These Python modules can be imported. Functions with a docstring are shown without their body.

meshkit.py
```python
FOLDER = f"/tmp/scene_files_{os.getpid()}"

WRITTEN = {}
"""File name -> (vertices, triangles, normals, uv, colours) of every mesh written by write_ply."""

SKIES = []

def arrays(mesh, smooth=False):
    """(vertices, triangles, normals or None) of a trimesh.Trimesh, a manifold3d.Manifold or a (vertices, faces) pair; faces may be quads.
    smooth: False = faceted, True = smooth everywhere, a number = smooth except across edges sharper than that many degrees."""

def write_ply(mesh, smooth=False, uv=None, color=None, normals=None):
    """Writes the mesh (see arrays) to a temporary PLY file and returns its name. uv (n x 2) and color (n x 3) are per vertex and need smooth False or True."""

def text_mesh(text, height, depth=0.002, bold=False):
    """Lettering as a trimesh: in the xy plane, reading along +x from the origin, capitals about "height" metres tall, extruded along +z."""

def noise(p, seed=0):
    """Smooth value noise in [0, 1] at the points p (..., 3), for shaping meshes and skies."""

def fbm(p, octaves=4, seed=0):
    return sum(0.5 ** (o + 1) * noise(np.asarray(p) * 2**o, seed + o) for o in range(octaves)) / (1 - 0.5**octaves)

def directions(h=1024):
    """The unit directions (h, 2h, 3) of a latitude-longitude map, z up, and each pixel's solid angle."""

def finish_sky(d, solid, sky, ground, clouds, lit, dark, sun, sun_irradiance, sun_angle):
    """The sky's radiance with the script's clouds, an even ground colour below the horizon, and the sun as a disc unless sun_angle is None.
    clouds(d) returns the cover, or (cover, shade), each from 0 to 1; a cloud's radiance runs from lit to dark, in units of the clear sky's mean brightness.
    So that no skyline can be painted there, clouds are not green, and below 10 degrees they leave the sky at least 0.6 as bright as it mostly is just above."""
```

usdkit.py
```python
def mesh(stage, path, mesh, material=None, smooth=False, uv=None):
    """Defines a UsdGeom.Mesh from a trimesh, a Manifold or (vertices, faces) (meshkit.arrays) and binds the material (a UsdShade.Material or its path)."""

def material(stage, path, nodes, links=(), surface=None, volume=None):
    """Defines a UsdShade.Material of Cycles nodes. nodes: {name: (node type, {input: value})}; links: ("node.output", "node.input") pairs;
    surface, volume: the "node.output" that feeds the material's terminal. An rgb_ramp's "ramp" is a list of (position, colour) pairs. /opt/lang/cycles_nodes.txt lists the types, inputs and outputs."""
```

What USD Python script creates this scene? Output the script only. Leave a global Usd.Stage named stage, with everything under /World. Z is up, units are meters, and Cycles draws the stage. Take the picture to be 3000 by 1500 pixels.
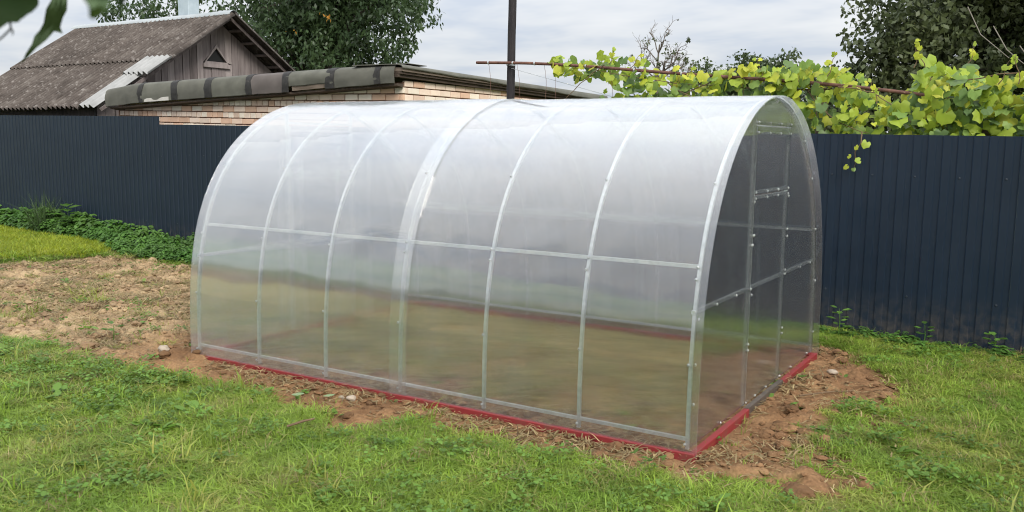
import math, numpy as np, usdkit, meshkit
from pxr import Usd, UsdGeom, UsdLux, UsdShade, Gf, Sdf, Vt

stage = Usd.Stage.CreateInMemory()
UsdGeom.SetStageUpAxis(stage, "Z"); UsdGeom.SetStageMetersPerUnit(stage, 1.0)
UsdGeom.Xform.Define(stage, "/World"); UsdGeom.Scope.Define(stage, "/World/Looks")
A = np.array
# ------------------------------------------------------------------ camera
CAM = A([1.634, -4.4549, 1.6877]); YAW, PITCH, ROLL = -0.5551, -0.1293, 0.0107
F = A([math.sin(YAW) * math.cos(PITCH), math.cos(YAW) * math.cos(PITCH), math.sin(PITCH)])
R = np.cross(F, [0, 0, 1]); R /= np.linalg.norm(R); U = np.cross(R, F)
R, U = R * math.cos(ROLL) + U * math.sin(ROLL), U * math.cos(ROLL) - R * math.sin(ROLL)
cam = UsdGeom.Camera.Define(stage, "/World/camera")
cam.AddTransformOp().Set(Gf.Matrix4d(*R, 0, *U, 0, *(-F), 0, *CAM, 1))
cam.CreateHorizontalApertureAttr(36.0); cam.CreateVerticalApertureAttr(18.0)
cam.CreateFocalLengthAttr(36.0 * 2.5953 / 3.0)
cam.CreateFStopAttr(9.0); cam.CreateFocusDistanceAttr(6.5)
cam.CreateClippingRangeAttr(Gf.Vec2f(0.05, 2000))
cam.CreateExposureAttr(1.25)
# ------------------------------------------------------------------ sky and sun (overcast)
SUN_EL, SUN_DIR_XY = math.radians(38), A([0.80, -0.55])
sx, sy = SUN_DIR_XY / np.linalg.norm(SUN_DIR_XY)
SUN = A([sx * math.cos(SUN_EL), sy * math.cos(SUN_EL), math.sin(SUN_EL)])
SKY_STRENGTH = 0.05
dome = UsdLux.DomeLight.Define(stage, "/World/sky")
dome.GetPrim().SetCustomDataByKey("kind", "structure")
skym = usdkit.material(stage, "/World/Looks/overcast_sky", {
    "tc": ("texture_coordinate", {}), "sep": ("separate_xyz", {}),
    "zp": ("math", {"math_type": "maximum", "value2": 0.0}),
    "za": ("math", {"math_type": "add", "value2": 0.10}),
    "px": ("math", {"math_type": "divide"}), "py": ("math", {"math_type": "divide"}), "pv": ("combine_xyz", {"z": 0.0}),
    "mp": ("mapping", {"scale": (1.0, 1.25, 1.0), "rotation": (0, 0, 0.55), "location": (3.1, 1.7, 0)}),
    "n1": ("noise_texture", {"scale": 1.15, "detail": 7.0, "roughness": 0.52, "distortion": 0.15}),
    "r1": ("rgb_ramp", {"ramp": [(0.0, (0.72, 0.79, 0.93)), (0.38, (0.80, 0.865, 0.97)), (0.50, (0.97, 1.0, 1.04)), (0.64, (1.09, 1.10, 1.11)), (1.0, (1.14, 1.14, 1.13))]}),
    "zg": ("math", {"math_type": "multiply_add", "value2": 2.0, "value3": 1.0}),
    "gv": ("combine_xyz", {}),
    "cl": ("vector_math", {"math_type": "multiply"}),
    "clc": ("vector_math", {"math_type": "multiply", "vector2": (5.55, 5.6, 5.7)}),
    "sky": ("sky_texture", {"sky_type": "single_scattering", "sun_disc": False, "sun_elevation": SUN_EL, "sun_rotation": math.atan2(sx, sy)}),
    "mx": ("mix", {"mix_type": "mix", "fac": 0.93}),
    "bg": ("background_shader", {"strength": SKY_STRENGTH})},
    [("tc.generated", "sep.vector"), ("sep.z", "zp.value1"), ("zp.value", "za.value1"), ("sep.x", "px.value1"), ("za.value", "px.value2"),
     ("sep.y", "py.value1"), ("za.value", "py.value2"), ("px.value", "pv.x"), ("py.value", "pv.y"), ("pv.vector", "mp.vector"), ("mp.vector", "n1.vector"),
     ("n1.fac", "r1.fac"), ("zp.value", "zg.value1"), ("zg.value", "gv.x"), ("zg.value", "gv.y"), ("zg.value", "gv.z"),
     ("r1.color", "cl.vector1"), ("gv.vector", "cl.vector2"), ("cl.vector", "clc.vector1"), ("sky.color", "mx.color1"), ("clc.vector", "mx.color2"),
     ("mx.color", "bg.color")], surface="bg.background")
UsdShade.MaterialBindingAPI.Apply(dome.GetPrim()).Bind(skym)
sun = UsdLux.DistantLight.Define(stage, "/World/sun")
sun.CreateIntensityAttr(0.4); sun.CreateAngleAttr(24.0); sun.CreateNormalizeAttr(True); sun.CreateColorAttr(Gf.Vec3f(1.0, 0.95, 0.87))
zax = SUN; xax = np.cross([0, 0, 1], zax); xax /= np.linalg.norm(xax); yax = np.cross(zax, xax)
sun.AddTransformOp().Set(Gf.Matrix4d(*xax, 0, *yax, 0, *zax, 0, 0, 0, 30, 1))

# ------------------------------------------------------------------ helpers
used = {}
def numbered(parent, name):
    k = (parent, name); n = used.get(k, 0); used[k] = n + 1
    return f"{parent}/{name}" + (f"_{n:03d}" if n else "")
def custom(p, **kw):
    for k, v in kw.items():
        if v: p.SetCustomDataByKey(k, v)
def obj(name, mesh, m, parent="/World", smooth=False, label=None, cat=None, group=None, kind=None, varn=None):
    parent = parent if isinstance(parent, str) else str(parent.GetPath())
    p = usdkit.mesh(stage, numbered(parent, name), mesh, m, smooth=smooth).GetPrim()
    custom(p, label=label, category=cat, group=group, kind=kind)
    if varn is not None:
        UsdGeom.PrimvarsAPI(p).CreatePrimvar(varn[0], Sdf.ValueTypeNames.FloatArray, "vertex").Set(Vt.FloatArray.FromNumpy(np.asarray(varn[1], np.float32)))
    return p
def thing(name, label, cat, loc=(0, 0, 0), rotz=0, group=None):
    x = UsdGeom.Xform.Define(stage, numbered("/World", name))
    x.AddTranslateOp().Set(Gf.Vec3d(*map(float, loc)))
    if rotz: x.AddRotateZOp().Set(float(rotz))
    custom(x.GetPrim(), label=label, category=cat, group=group)
    return x.GetPrim()
def cat(parts):
    V, Fc, n = [], [], 0
    for v, f in parts:
        v, f = np.asarray(v, float), np.asarray(f, int)
        if f.shape[1] == 4: f = np.vstack([f[:, [0, 1, 2]], f[:, [0, 2, 3]]])
        V.append(v); Fc.append(f + n); n += len(v)
    return np.vstack(V), np.vstack(Fc)
BF = A([[0, 3, 2, 1], [4, 5, 6, 7], [0, 1, 5, 4], [1, 2, 6, 5], [2, 3, 7, 6], [3, 0, 4, 7]])
def box(x0, x1, y0, y1, z0, z1):
    return A([[x0, y0, z0], [x1, y0, z0], [x1, y1, z0], [x0, y1, z0], [x0, y0, z1], [x1, y0, z1], [x1, y1, z1], [x0, y1, z1]], float), BF
def cbox(x0, x1, y0, y1, z0, z1, c=0.004):
    """box with chamfered edges: hull of three shrunken boxes"""
    import trimesh
    pts = np.vstack([box(x0 + a, x1 - a, y0 + b, y1 - b, z0 + d, z1 - d)[0] for a, b, d in ((0, c, c), (c, 0, c), (c, c, 0))])
    h = trimesh.convex.convex_hull(pts)
    return A(h.vertices), A(h.faces)
def prism8(bottom, top):
    return np.vstack([bottom, top]).astype(float), BF
def bar(p, q, w, h, up=(0, 0, 1)):
    """rectangular bar from p to q"""
    p, q = A(p, float), A(q, float); t = q - p; t /= np.linalg.norm(t)
    s = np.cross(t, up); s /= np.linalg.norm(s); u = np.cross(s, t)
    c = [-s * w / 2 - u * h / 2, s * w / 2 - u * h / 2, s * w / 2 + u * h / 2, -s * w / 2 + u * h / 2]
    return A([p + k for k in c] + [q + k for k in c]), BF
def tube(pts, rad, sides=7, caps=True):
    p = np.asarray(pts, float); rad = np.broadcast_to(rad, (len(p),))
    t = np.gradient(p, axis=0); t /= np.linalg.norm(t, axis=1, keepdims=True) + 1e-12
    ref = A([0, 0, 1.0]) if abs(t[:, 2]).mean() < 0.85 else A([1.0, 0, 0])
    a = np.cross(t, ref); a /= np.linalg.norm(a, axis=1, keepdims=True) + 1e-12; b = np.cross(t, a)
    an = np.arange(sides) * 2 * math.pi / sides
    v = p[:, None] + rad[:, None, None] * (np.cos(an)[None, :, None] * a[:, None] + np.sin(an)[None, :, None] * b[:, None])
    i, j = np.meshgrid(np.arange(len(p) - 1), np.arange(sides), indexing="ij")
    q = np.stack([i * sides + j, i * sides + (j + 1) % sides, (i + 1) * sides + (j + 1) % sides, (i + 1) * sides + j], -1).reshape(-1, 4)
    V = v.reshape(-1, 3); f = np.vstack([q[:, [0, 1, 2]], q[:, [0, 2, 3]]])
    if caps:
        n = len(V); V = np.vstack([V, p[0], p[-1]]); k = np.arange(sides); e = (len(p) - 1) * sides
        f = np.vstack([f, np.stack([np.full(sides, n), (k + 1) % sides, k], 1), np.stack([np.full(sides, n + 1), e + k, e + (k + 1) % sides], 1)])
    return V, f[:, ::-1]
def grid(P):
    """P (n, m, 3) surface"""
    n, m = P.shape[:2]
    i, j = np.meshgrid(np.arange(n - 1), np.arange(m - 1), indexing="ij"); k = i * m + j
    return P.reshape(-1, 3), np.stack([k, k + m, k + m + 1, k + 1], -1).reshape(-1, 4)
def shell(P, Q):
    """closed slab between two surfaces P (outer) and Q (inner)"""
    n, m = P.shape[:2]; v1, f1 = grid(P); v2, f2 = grid(Q); N = n * m
    idx = np.arange(N).reshape(n, m)
    ring = np.concatenate([idx[0, :], idx[1:, -1], idx[-1, -2::-1], idx[-2:0:-1, 0]]); nx = np.roll(ring, -1)
    return np.vstack([v1, v2]), np.vstack([f1[:, ::-1], f2 + N, np.stack([ring, nx, nx + N, ring + N], 1)])
def mat(name, nodes, links, surface):
    return usdkit.material(stage, "/World/Looks/" + name, nodes, links, surface=surface)
def pmat(name, c1, c2=None, scale=6.0, rough=0.6, metal=0.0, bump=0.0, bscale=40.0, stretch=(1, 1, 1), detail=4.0, lo=0.35, hi=0.65, rnd=0.0, spec=0.5, translucent=0.0, bdist=0.01):
    """two colours mixed by noise in object space, optional bump, per-object brightness spread and light through the leaf"""
    c2 = c2 or c1
    nd = {"tc": ("texture_coordinate", {}), "mp": ("mapping", {"scale": stretch}), "n": ("noise_texture", {"scale": scale, "detail": detail, "roughness": 0.6}),
          "r": ("rgb_ramp", {"ramp": [(lo, c1), (hi, c2)]}), "p": ("principled_bsdf", {"roughness": rough, "metallic": metal, "specular_ior_level": spec})}
    lk = [("tc.object", "mp.vector"), ("mp.vector", "n.vector"), ("n.fac", "r.fac")]
    out = "r.color"
    if rnd:
        nd["oi"] = ("object_info", {}); nd["mr"] = ("map_range", {"from_min": 0.0, "from_max": 1.0, "to_min": 1 - rnd, "to_max": 1 + rnd}); nd["hv"] = ("hsv", {})
        lk += [("oi.random", "mr.value"), ("mr.result", "hv.value"), (out, "hv.color")]; out = "hv.color"
    lk += [(out, "p.base_color")]
    if bump:
        nd["n2"] = ("noise_texture", {"scale": bscale, "detail": 5.0, "roughness": 0.6}); nd["b"] = ("bump", {"strength": bump, "distance": bdist})
        lk += [("mp.vector", "n2.vector"), ("n2.fac", "b.height"), ("b.normal", "p.normal")]
    surf = "p.BSDF"
    if translucent:
        nd["t"] = ("translucent_bsdf", {}); nd["mc"] = ("mix_closure", {"fac": translucent})
        lk += [(out, "t.color"), ("p.BSDF", "mc.closure1"), ("t.BSDF", "mc.closure2")]; surf = "mc.closure"
    return mat(name, nd, lk, surf)
def smoothstep(a, b, x):
    t = np.clip((x - a) / (b - a), 0, 1); return t * t * (3 - 2 * t)
def nz(x, y, s, seed=0, oct=3):
    return meshkit.fbm(np.stack([np.asarray(x) * s, np.asarray(y) * s, np.zeros_like(np.asarray(x, float))], -1), oct, seed)

# ------------------------------------------------------------------ ground
SOIL = A([(-11.5, -0.75), (-6.85, -.5), (-6.11, -.42), (-5.68, -.42), (-5.36, -.31), (-4.89, -.36), (-4.55, -.47), (-4.33, -.36), (-3.98, -.41), (-3.57, -.37), (-3.32, -.35),
          (-3.09, -.29), (-2.79, -.33), (-2.58, -.41), (-2.43, -.39), (-2.26, -.43), (-2.03, -.52), (-1.86, -.62), (-1.84, -.38), (-1.72, -.2), (-1.54, -.19), (-1.3, -.19),
          (-1.02, -.28), (-.81, -.31), (-.6, -.29), (-.28, -.29), (-.09, -.2), (.16, -.21), (.3, .2), (.36, .65), (.36, 1.02), (.52, 1.45), (.68, 1.76), (.78, 2.02), (.46, 2.58), (.16, 3.05),
          (-.3, 3.12), (-4.2, 3.15), (-8.08, 3.22), (-8.8, 3.33), (-9.66, 3.38), (-10.19, 3.11), (-10.1, 2.39), (-10.54, 2.0), (-11.2, 1.2)])
MIX = A([(.06, -.0), (.23, .5), (.35, 1.13), (.65, 1.86), (.89, 1.91), (1.05, 1.22), (.92, .68), (.85, .35), (1.01, .27), (.9, -.02), (.68, -.27), (.29, -.37), (-.1, -.3)])
MOUND = [(.47, .0, .20, .11), (.30, -.10, .14, .07), (.64, .02, .13, .1), (.74, -.1, .12, .08), (.86, .06, .1, .07), (.62, -.2, .09, .05)]
def sdist(poly, x, y):
    """signed distance (positive inside)"""
    p = np.stack([np.ravel(x), np.ravel(y)], 1); best = np.full(len(p), 1e9); ins = np.zeros(len(p), bool)
    for a, b in zip(poly, np.roll(poly, -1, 0)):
        d = b - a; t = np.clip(((p - a) @ d) / (d @ d), 0, 1); best = np.minimum(best, np.hypot(*(p - a - t[:, None] * d).T))
        c = (a[1] > p[:, 1]) != (b[1] > p[:, 1])
        with np.errstate(divide="ignore", invalid="ignore"):
            ins ^= c & (p[:, 0] < (b[0] - a[0]) * (p[:, 1] - a[1]) / (b[1] - a[1]) + a[0])
    return np.where(ins, best, -best).reshape(np.shape(x))
def cover(x, y):
    """how bare the ground is: 1 soil, 0 lawn"""
    n = (nz(x, y, 5.0, 3) - .5) * .22 + (nz(x, y, 17.0, 9) - .5) * .12
    s = smoothstep(-.05, .07, sdist(SOIL, x, y) + n + .15 * (np.asarray(y) < .25) * (np.asarray(x) < -.6) + .08 * (np.asarray(x) > -.6))
    m = smoothstep(-.08, .12, sdist(MIX, x, y) + n) * smoothstep(.34, .62, nz(x, y, 6.5, 21))
    g = np.zeros_like(s)
    for cx, cy, rx, ry in MOUND:
        g = np.maximum(g, smoothstep(1.35, .8, np.hypot((x - cx) / rx, (y - cy) / ry) + n * 1.5))
    return np.clip(np.maximum(np.maximum(s, m * .85), g), 0, 1)
def fence_y(x): return 3.85 - .045 * np.asarray(x, float)
def height(x, y, c=None):
    c = cover(x, y) if c is None else c
    left = smoothstep(-3.9, -5.0, x)
    s = (nz(x, y, 3.0, 1) - .5) * .05 + (nz(x, y, 9.0, 2) - .5) * .075 + (nz(x, y, 22.0, 5, 2) - .5) * .06
    ins = smoothstep(.0, .25, np.minimum(np.minimum(y - .05, 2.72 - y), np.minimum(-x - .05, x + 4)))
    s = s * (1 + .35 * left) * (1 - .35 * ins)
    for cx, cy, rx, ry in MOUND:
        s = s + .05 * np.exp(-((x - cx) / rx) ** 2 - ((y - cy) / ry) ** 2)
    s = s + .06 * np.exp(-((x + 4.75) / .35) ** 2 - ((y - .2) / .25) ** 2)
    lawn = (nz(x, y, 1.2, 7) - .5) * .05
    z = c * s + (1 - c) * (lawn + .012) - .022
    nearbase = np.exp(-(np.minimum(np.abs(sdist(A([(-4.05, 0), (.05, 0), (.05, 2.76), (-4.05, 2.76)]), x, y)), 1) / .10) ** 2)
    keep = .75 * nearbase * smoothstep(-4.0, -3.3, x)
    z = z * (1 - keep) + (-.030 + .05 * (smoothstep(.45, .8, nz(x, y, 2.6, 81)) * (y < .3))) * keep
    z = z + .035 * np.exp(-((x + 4.15) / .25) ** 2 - ((y - .0) / .3) ** 2)
    return z
def axis(lo, hi, step, far):
    out = [1.3 ** k * step * 3 for k in range(60)]; o = np.cumsum(out); o = o[o < far]
    return np.concatenate([(lo - o)[::-1], np.arange(lo, hi + step / 2, step), hi + o])
gx, gy = axis(-12.0, 2.6, .03, 400), axis(-3.2, 4.4, .03, 400)
GX, GY = np.meshgrid(gx, gy, indexing="ij")
near = smoothstep(14, 8, np.abs(GX + 4.7)) * smoothstep(9, 5, np.abs(GY - .6))
GC = np.where(near > 0, cover(GX, GY), 0) * near
GZ = np.where(near > 0, height(GX, GY, GC), -.02) * near - .02 * (1 - near)
m_ground = mat("ground_soil_and_turf", {
    "g": ("geometry", {}), "at": ("attribute", {"attribute": "cover"}),
    "n1": ("noise_texture", {"scale": 3.0, "detail": 6.0, "roughness": 0.65}), "r1": ("rgb_ramp", {"ramp": [(.3, (.215, .145, .085)), (.5, (.35, .245, .142)), (.7, (.45, .34, .20))]}),
    "n3": ("noise_texture", {"scale": 60.0, "detail": 4.0}), "r3": ("rgb_ramp", {"ramp": [(.3, (.62, .6, .58)), (.7, (1.15, 1.15, 1.15))]}),
    "mm": ("mix", {"mix_type": "multiply", "fac": .8}), "sx": ("separate_xyz", {}), "fx": ("map_range", {"from_min": -5.2, "from_max": -4.2, "to_min": 0.0, "to_max": 1.0, "clamp": True}), "ft": ("mix", {"mix_type": "multiply", "color2": (.62, .50, .43)}),
    "n2": ("noise_texture", {"scale": .8, "detail": 5.0}), "r2": ("rgb_ramp", {"ramp": [(.3, (.12, .145, .035)), (.55, (.16, .18, .045)), (.75, (.22, .20, .075))]}),
    "mx": ("mix", {"mix_type": "mix"}), "nb": ("noise_texture", {"scale": 45.0, "detail": 6.0, "roughness": .65}), "b": ("bump", {"strength": .7, "distance": .02}),
    "p": ("principled_bsdf", {"roughness": .95, "specular_ior_level": .15})},
    [("g.position", "n1.vector"), ("n1.fac", "r1.fac"), ("g.position", "n3.vector"), ("n3.fac", "r3.fac"), ("g.position", "sx.vector"), ("sx.x", "fx.value"), ("fx.result", "ft.fac"), ("r1.color", "ft.color1"), ("ft.color", "mm.color1"), ("r3.color", "mm.color2"),
     ("g.position", "n2.vector"), ("n2.fac", "r2.fac"), ("at.fac", "mx.fac"), ("r2.color", "mx.color1"), ("mm.color", "mx.color2"), ("mx.color", "p.base_color"),
     ("g.position", "nb.vector"), ("nb.fac", "b.height"), ("b.normal", "p.normal")], "p.BSDF")
v, f = grid(np.stack([GX, GY, GZ], -1))
obj("ground", (v, f), m_ground, smooth=True, kind="structure", varn=("cover", GC.ravel()))

# ------------------------------------------------------------------ greenhouse
W, H, QQ, PP = 2.7608, 1.9876, 3.0378, 1.9317
ZR, ZG, PS, ZT, ZM = 1.0278, .7837, .3958, 1.8166, 1.3863
def hw(z): return W / 2 * (1 - np.clip(np.asarray(z, float) / H, 0, 1) ** QQ) ** (1 / PP)
def prof_dense():
    t = np.linspace(0, math.pi, 1601); c, s = np.cos(t), np.sin(t)
    y = W / 2 - np.sign(c) * np.abs(c) ** (2 / PP) * W / 2; z = np.abs(s) ** (2 / QQ) * H
    return y, z
_y, _z = prof_dense(); _s = np.concatenate([[0], np.cumsum(np.hypot(np.diff(_y), np.diff(_z)))]); ARC = _s[-1]
def prof(s, off=0.0):
    """point (y, z) on the arch at arc length s from the front foot, moved outwards by off"""
    y, z = np.interp(s, _s, _y), np.interp(s, _s, _z); e = .02
    dy = np.interp(np.minimum(s + e, ARC), _s, _y) - np.interp(np.maximum(s - e, 0), _s, _y); dz = np.interp(np.minimum(s + e, ARC), _s, _z) - np.interp(np.maximum(s - e, 0), _s, _z)
    l = np.hypot(dy, dz); return y - dz / l * off, z + dy / l * off
def s_at(z, front=True):
    k = len(_z) // 2
    return float(np.interp(z, _z[:k], _s[:k])) if front else float(ARC - np.interp(z, _z[:k], _s[:k]))
gh = thing("greenhouse", "arched greenhouse of clear polycarbonate sheets on a galvanised frame with a red base", "greenhouse")
m_galv = pmat("galvanised_steel", (.44, .47, .48), (.58, .61, .62), 30, .40, .60, bump=.05, bscale=120)
m_red = pmat("red_painted_steel", (.20, .016, .018), (.14, .05, .035), 11, .6, bump=.15, bscale=60, lo=.5, hi=.74)
m_screw = pmat("zinc_screw", (.34, .35, .355), (.52, .53, .53), 50, .42, .85)
def poly(name, ax, blur, rough, diffuse, ior, haze):
    """twin-wall sheet: clear and streaked along its flutes face on, milky and mirror-like where seen at a slant"""
    k = {"x": (1, 0, 0), "y": (0, 1, 0)}[ax]
    nd = {"g": ("geometry", {}), "sc": ("vector_math", {"math_type": "scale", "scale": 977.0}), "wn": ("white_noise_texture", {"dimensions": "3D"}),
          "c": ("math", {"math_type": "subtract", "value2": .5}), "m1": ("math", {"math_type": "multiply", "value2": blur}), "m2": ("math", {"math_type": "multiply", "value2": .06}),
          "v1": ("combine_xyz", {}), "v2": ("combine_xyz", {}), "a1": ("vector_math", {"math_type": "add"}), "a2": ("vector_math", {"math_type": "add"}),
          "u1": ("vector_math", {"math_type": "normalize"}), "u2": ("vector_math", {"math_type": "normalize"}),
          "rf": ("refraction_bsdf", {"IOR": 1.03, "roughness": .0, "color": (.985, .985, .975)}), "tr": ("transparent_bsdf", {"color": (.985, .985, .975)}),
          "tl": ("translucent_bsdf", {"color": (.86, .89, .95)}), "df": ("diffuse_bsdf", {"color": (.66, .69, .74)}), "gl": ("glossy_bsdf", {"roughness": rough, "color": (1, 1, 1)}),
          "lw": ("layer_weight", {"blend": .5}), "p5": ("math", {"math_type": "power", "value2": 1.5}), "fr": ("math", {"math_type": "multiply_add", "value2": .38, "value3": ior}), "x1": ("mix_closure", {"fac": .88}), "xf": ("map_range", {"from_min": .38, "from_max": .66, "to_min": .9, "to_max": .06 if ax == "x" else .9, "clamp": True}), "x2": ("mix_closure", {"fac": .45}), "x3": ("mix_closure", {"fac": diffuse}), "x4": ("mix_closure", {}),
          "dn": ("noise_texture", {"scale": 5.0, "detail": 5.0}), "dr": ("map_range", {"from_min": .3, "from_max": .75, "to_min": .75, "to_max": 1.3}),
          "ms": ("mapping", {"scale": (70, .8, .8) if ax == "x" else (.8, 70, .8)}), "sn": ("noise_texture", {"scale": 1.0, "detail": 3.0}), "sr": ("map_range", {"from_min": .3, "from_max": .7, "to_min": .8, "to_max": 1.2}),
          "fp": ("math", {"math_type": "power", "value2": 1.6}), "fd": ("math", {"math_type": "multiply_add", "value2": haze, "value3": diffuse}), "d1": ("math", {"math_type": "multiply"}), "d2": ("math", {"math_type": "multiply", "use_clamp": True})}
    lk = [("g.position", "sc.vector1"), ("sc.vector", "wn.vector"), ("wn.value", "c.value1"), ("c.value", "m1.value1"), ("c.value", "m2.value1"),
          ("m1.value", "v1." + ax), ("m2.value", "v2." + ax), ("g.normal", "a1.vector1"), ("v1.vector", "a1.vector2"), ("g.normal", "a2.vector1"), ("v2.vector", "a2.vector2"),
          ("a1.vector", "u1.vector1"), ("a2.vector", "u2.vector1"), ("u1.vector", "rf.normal"), ("u2.vector", "gl.normal"),
          ("lw.facing", "xf.value"), ("xf.result", "x1.fac"), ("tr.BSDF", "x1.closure1"), ("rf.BSDF", "x1.closure2"), ("tl.BSDF", "x2.closure1"), ("df.BSDF", "x2.closure2"), ("x1.closure", "x3.closure1"), ("x2.closure", "x3.closure2"),
          ("g.position", "dn.vector"), ("dn.fac", "dr.value"), ("g.position", "ms.vector"), ("ms.vector", "sn.vector"), ("sn.fac", "sr.value"), ("lw.facing", "fp.value1"), ("fp.value", "fd.value1"), ("fd.value", "d1.value1"), ("dr.result", "d1.value2"), ("d1.value", "d2.value1"), ("sr.result", "d2.value2"), ("d2.value", "x3.fac"),
          ("lw.facing", "p5.value1"), ("p5.value", "fr.value1"), ("fr.value", "x4.fac"), ("x3.closure", "x4.closure1"), ("gl.BSDF", "x4.closure2")]
    return mat(name, nd, lk, "x4.closure")
m_cover = poly("twin_wall_polycarbonate", "x", 3.6, .024, .014, .100, .33)
m_gable = poly("twin_wall_polycarbonate_end", "y", 3.2, .02, .014, .065, .03)
ARX = np.linspace(-4, 0, 7)
# red base: four rails, the near end with a galvanised threshold in the door opening
def base_rail(x0, x1, y0, y1, z1=.017, z0=-.05): return cbox(x0, x1, y0, y1, z0, z1, .003)
obj("base_rail", base_rail(-4.045, .052, -.022, .016), m_red, gh, label="red steel base rail along the long front side")
obj("base_rail", base_rail(-4.045, .052, W - .016, W + .022), m_red, gh)
obj("base_rail", base_rail(.014, .052, .018, W / 2 - PS - .01), m_red, gh)
obj("base_rail", base_rail(.014, .052, W / 2 + PS + .01, W - .018), m_red, gh)
obj("base_rail", base_rail(-4.045, -4.007, .018, W - .018), m_red, gh)
obj("door_threshold", base_rail(.012, .046, W / 2 - PS - .008, W / 2 + PS + .008, .022, -.03), pmat("dull_steel", (.10, .085, .07), (.16, .13, .11), 20, .55, .6), gh)
# arches: square tube bent along the profile
ss = np.linspace(.03, ARC - .03, 61)
def arch_mesh(x, w=.0195):
    yo, zo = prof(ss, -.006); yi, zi = prof(ss, -.006 - w)
    ring = np.stack([np.stack([np.full_like(ss, x - w / 2), yo, zo], -1), np.stack([np.full_like(ss, x + w / 2), yo, zo], -1), np.stack([np.full_like(ss, x + w / 2), yi, zi], -1), np.stack([np.full_like(ss, x - w / 2), yi, zi], -1)], 1)
    n = len(ss); V = ring.reshape(-1, 3); i, j = np.meshgrid(np.arange(n - 1), np.arange(4), indexing="ij")
    q = np.stack([i * 4 + j, i * 4 + (j + 1) % 4, (i + 1) * 4 + (j + 1) % 4, (i + 1) * 4 + j], -1).reshape(-1, 4)
    return V, np.vstack([q, [[0, 3, 2, 1]], [[4 * n - 4, 4 * n - 3, 4 * n - 2, 4 * n - 1]]])
for x in ARX: obj("arch", arch_mesh(x), m_galv, gh)
# lengthwise purlins between the arches, bay by bay
for zz, front in ((.085, True), (ZR, True), (ZR, False), (.085, False)):
    s = s_at(zz, front); y, z = prof(A([s]), -.018); h = .02 if zz > .5 else .018
    for a, b in zip(ARX[:-1], ARX[1:]):
        ya, za = prof(A([s]), -.007); yb, zb = prof(A([s]), -.026)
        obj("purlin", bar((a + .0115, float((ya + yb)[0] / 2), float(z[0])), (b - .0115, float((ya + yb)[0] / 2), float(z[0])), .019, h), m_galv, gh)
s = ARC / 2; y, z = prof(A([s]), -.04); obj("purlin", bar((-3.985, float(y[0]), float(z[0])), (-.015, float(y[0]), float(z[0])), .02, .02), m_galv, gh, label="ridge purlin under the top of the arches")
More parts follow.
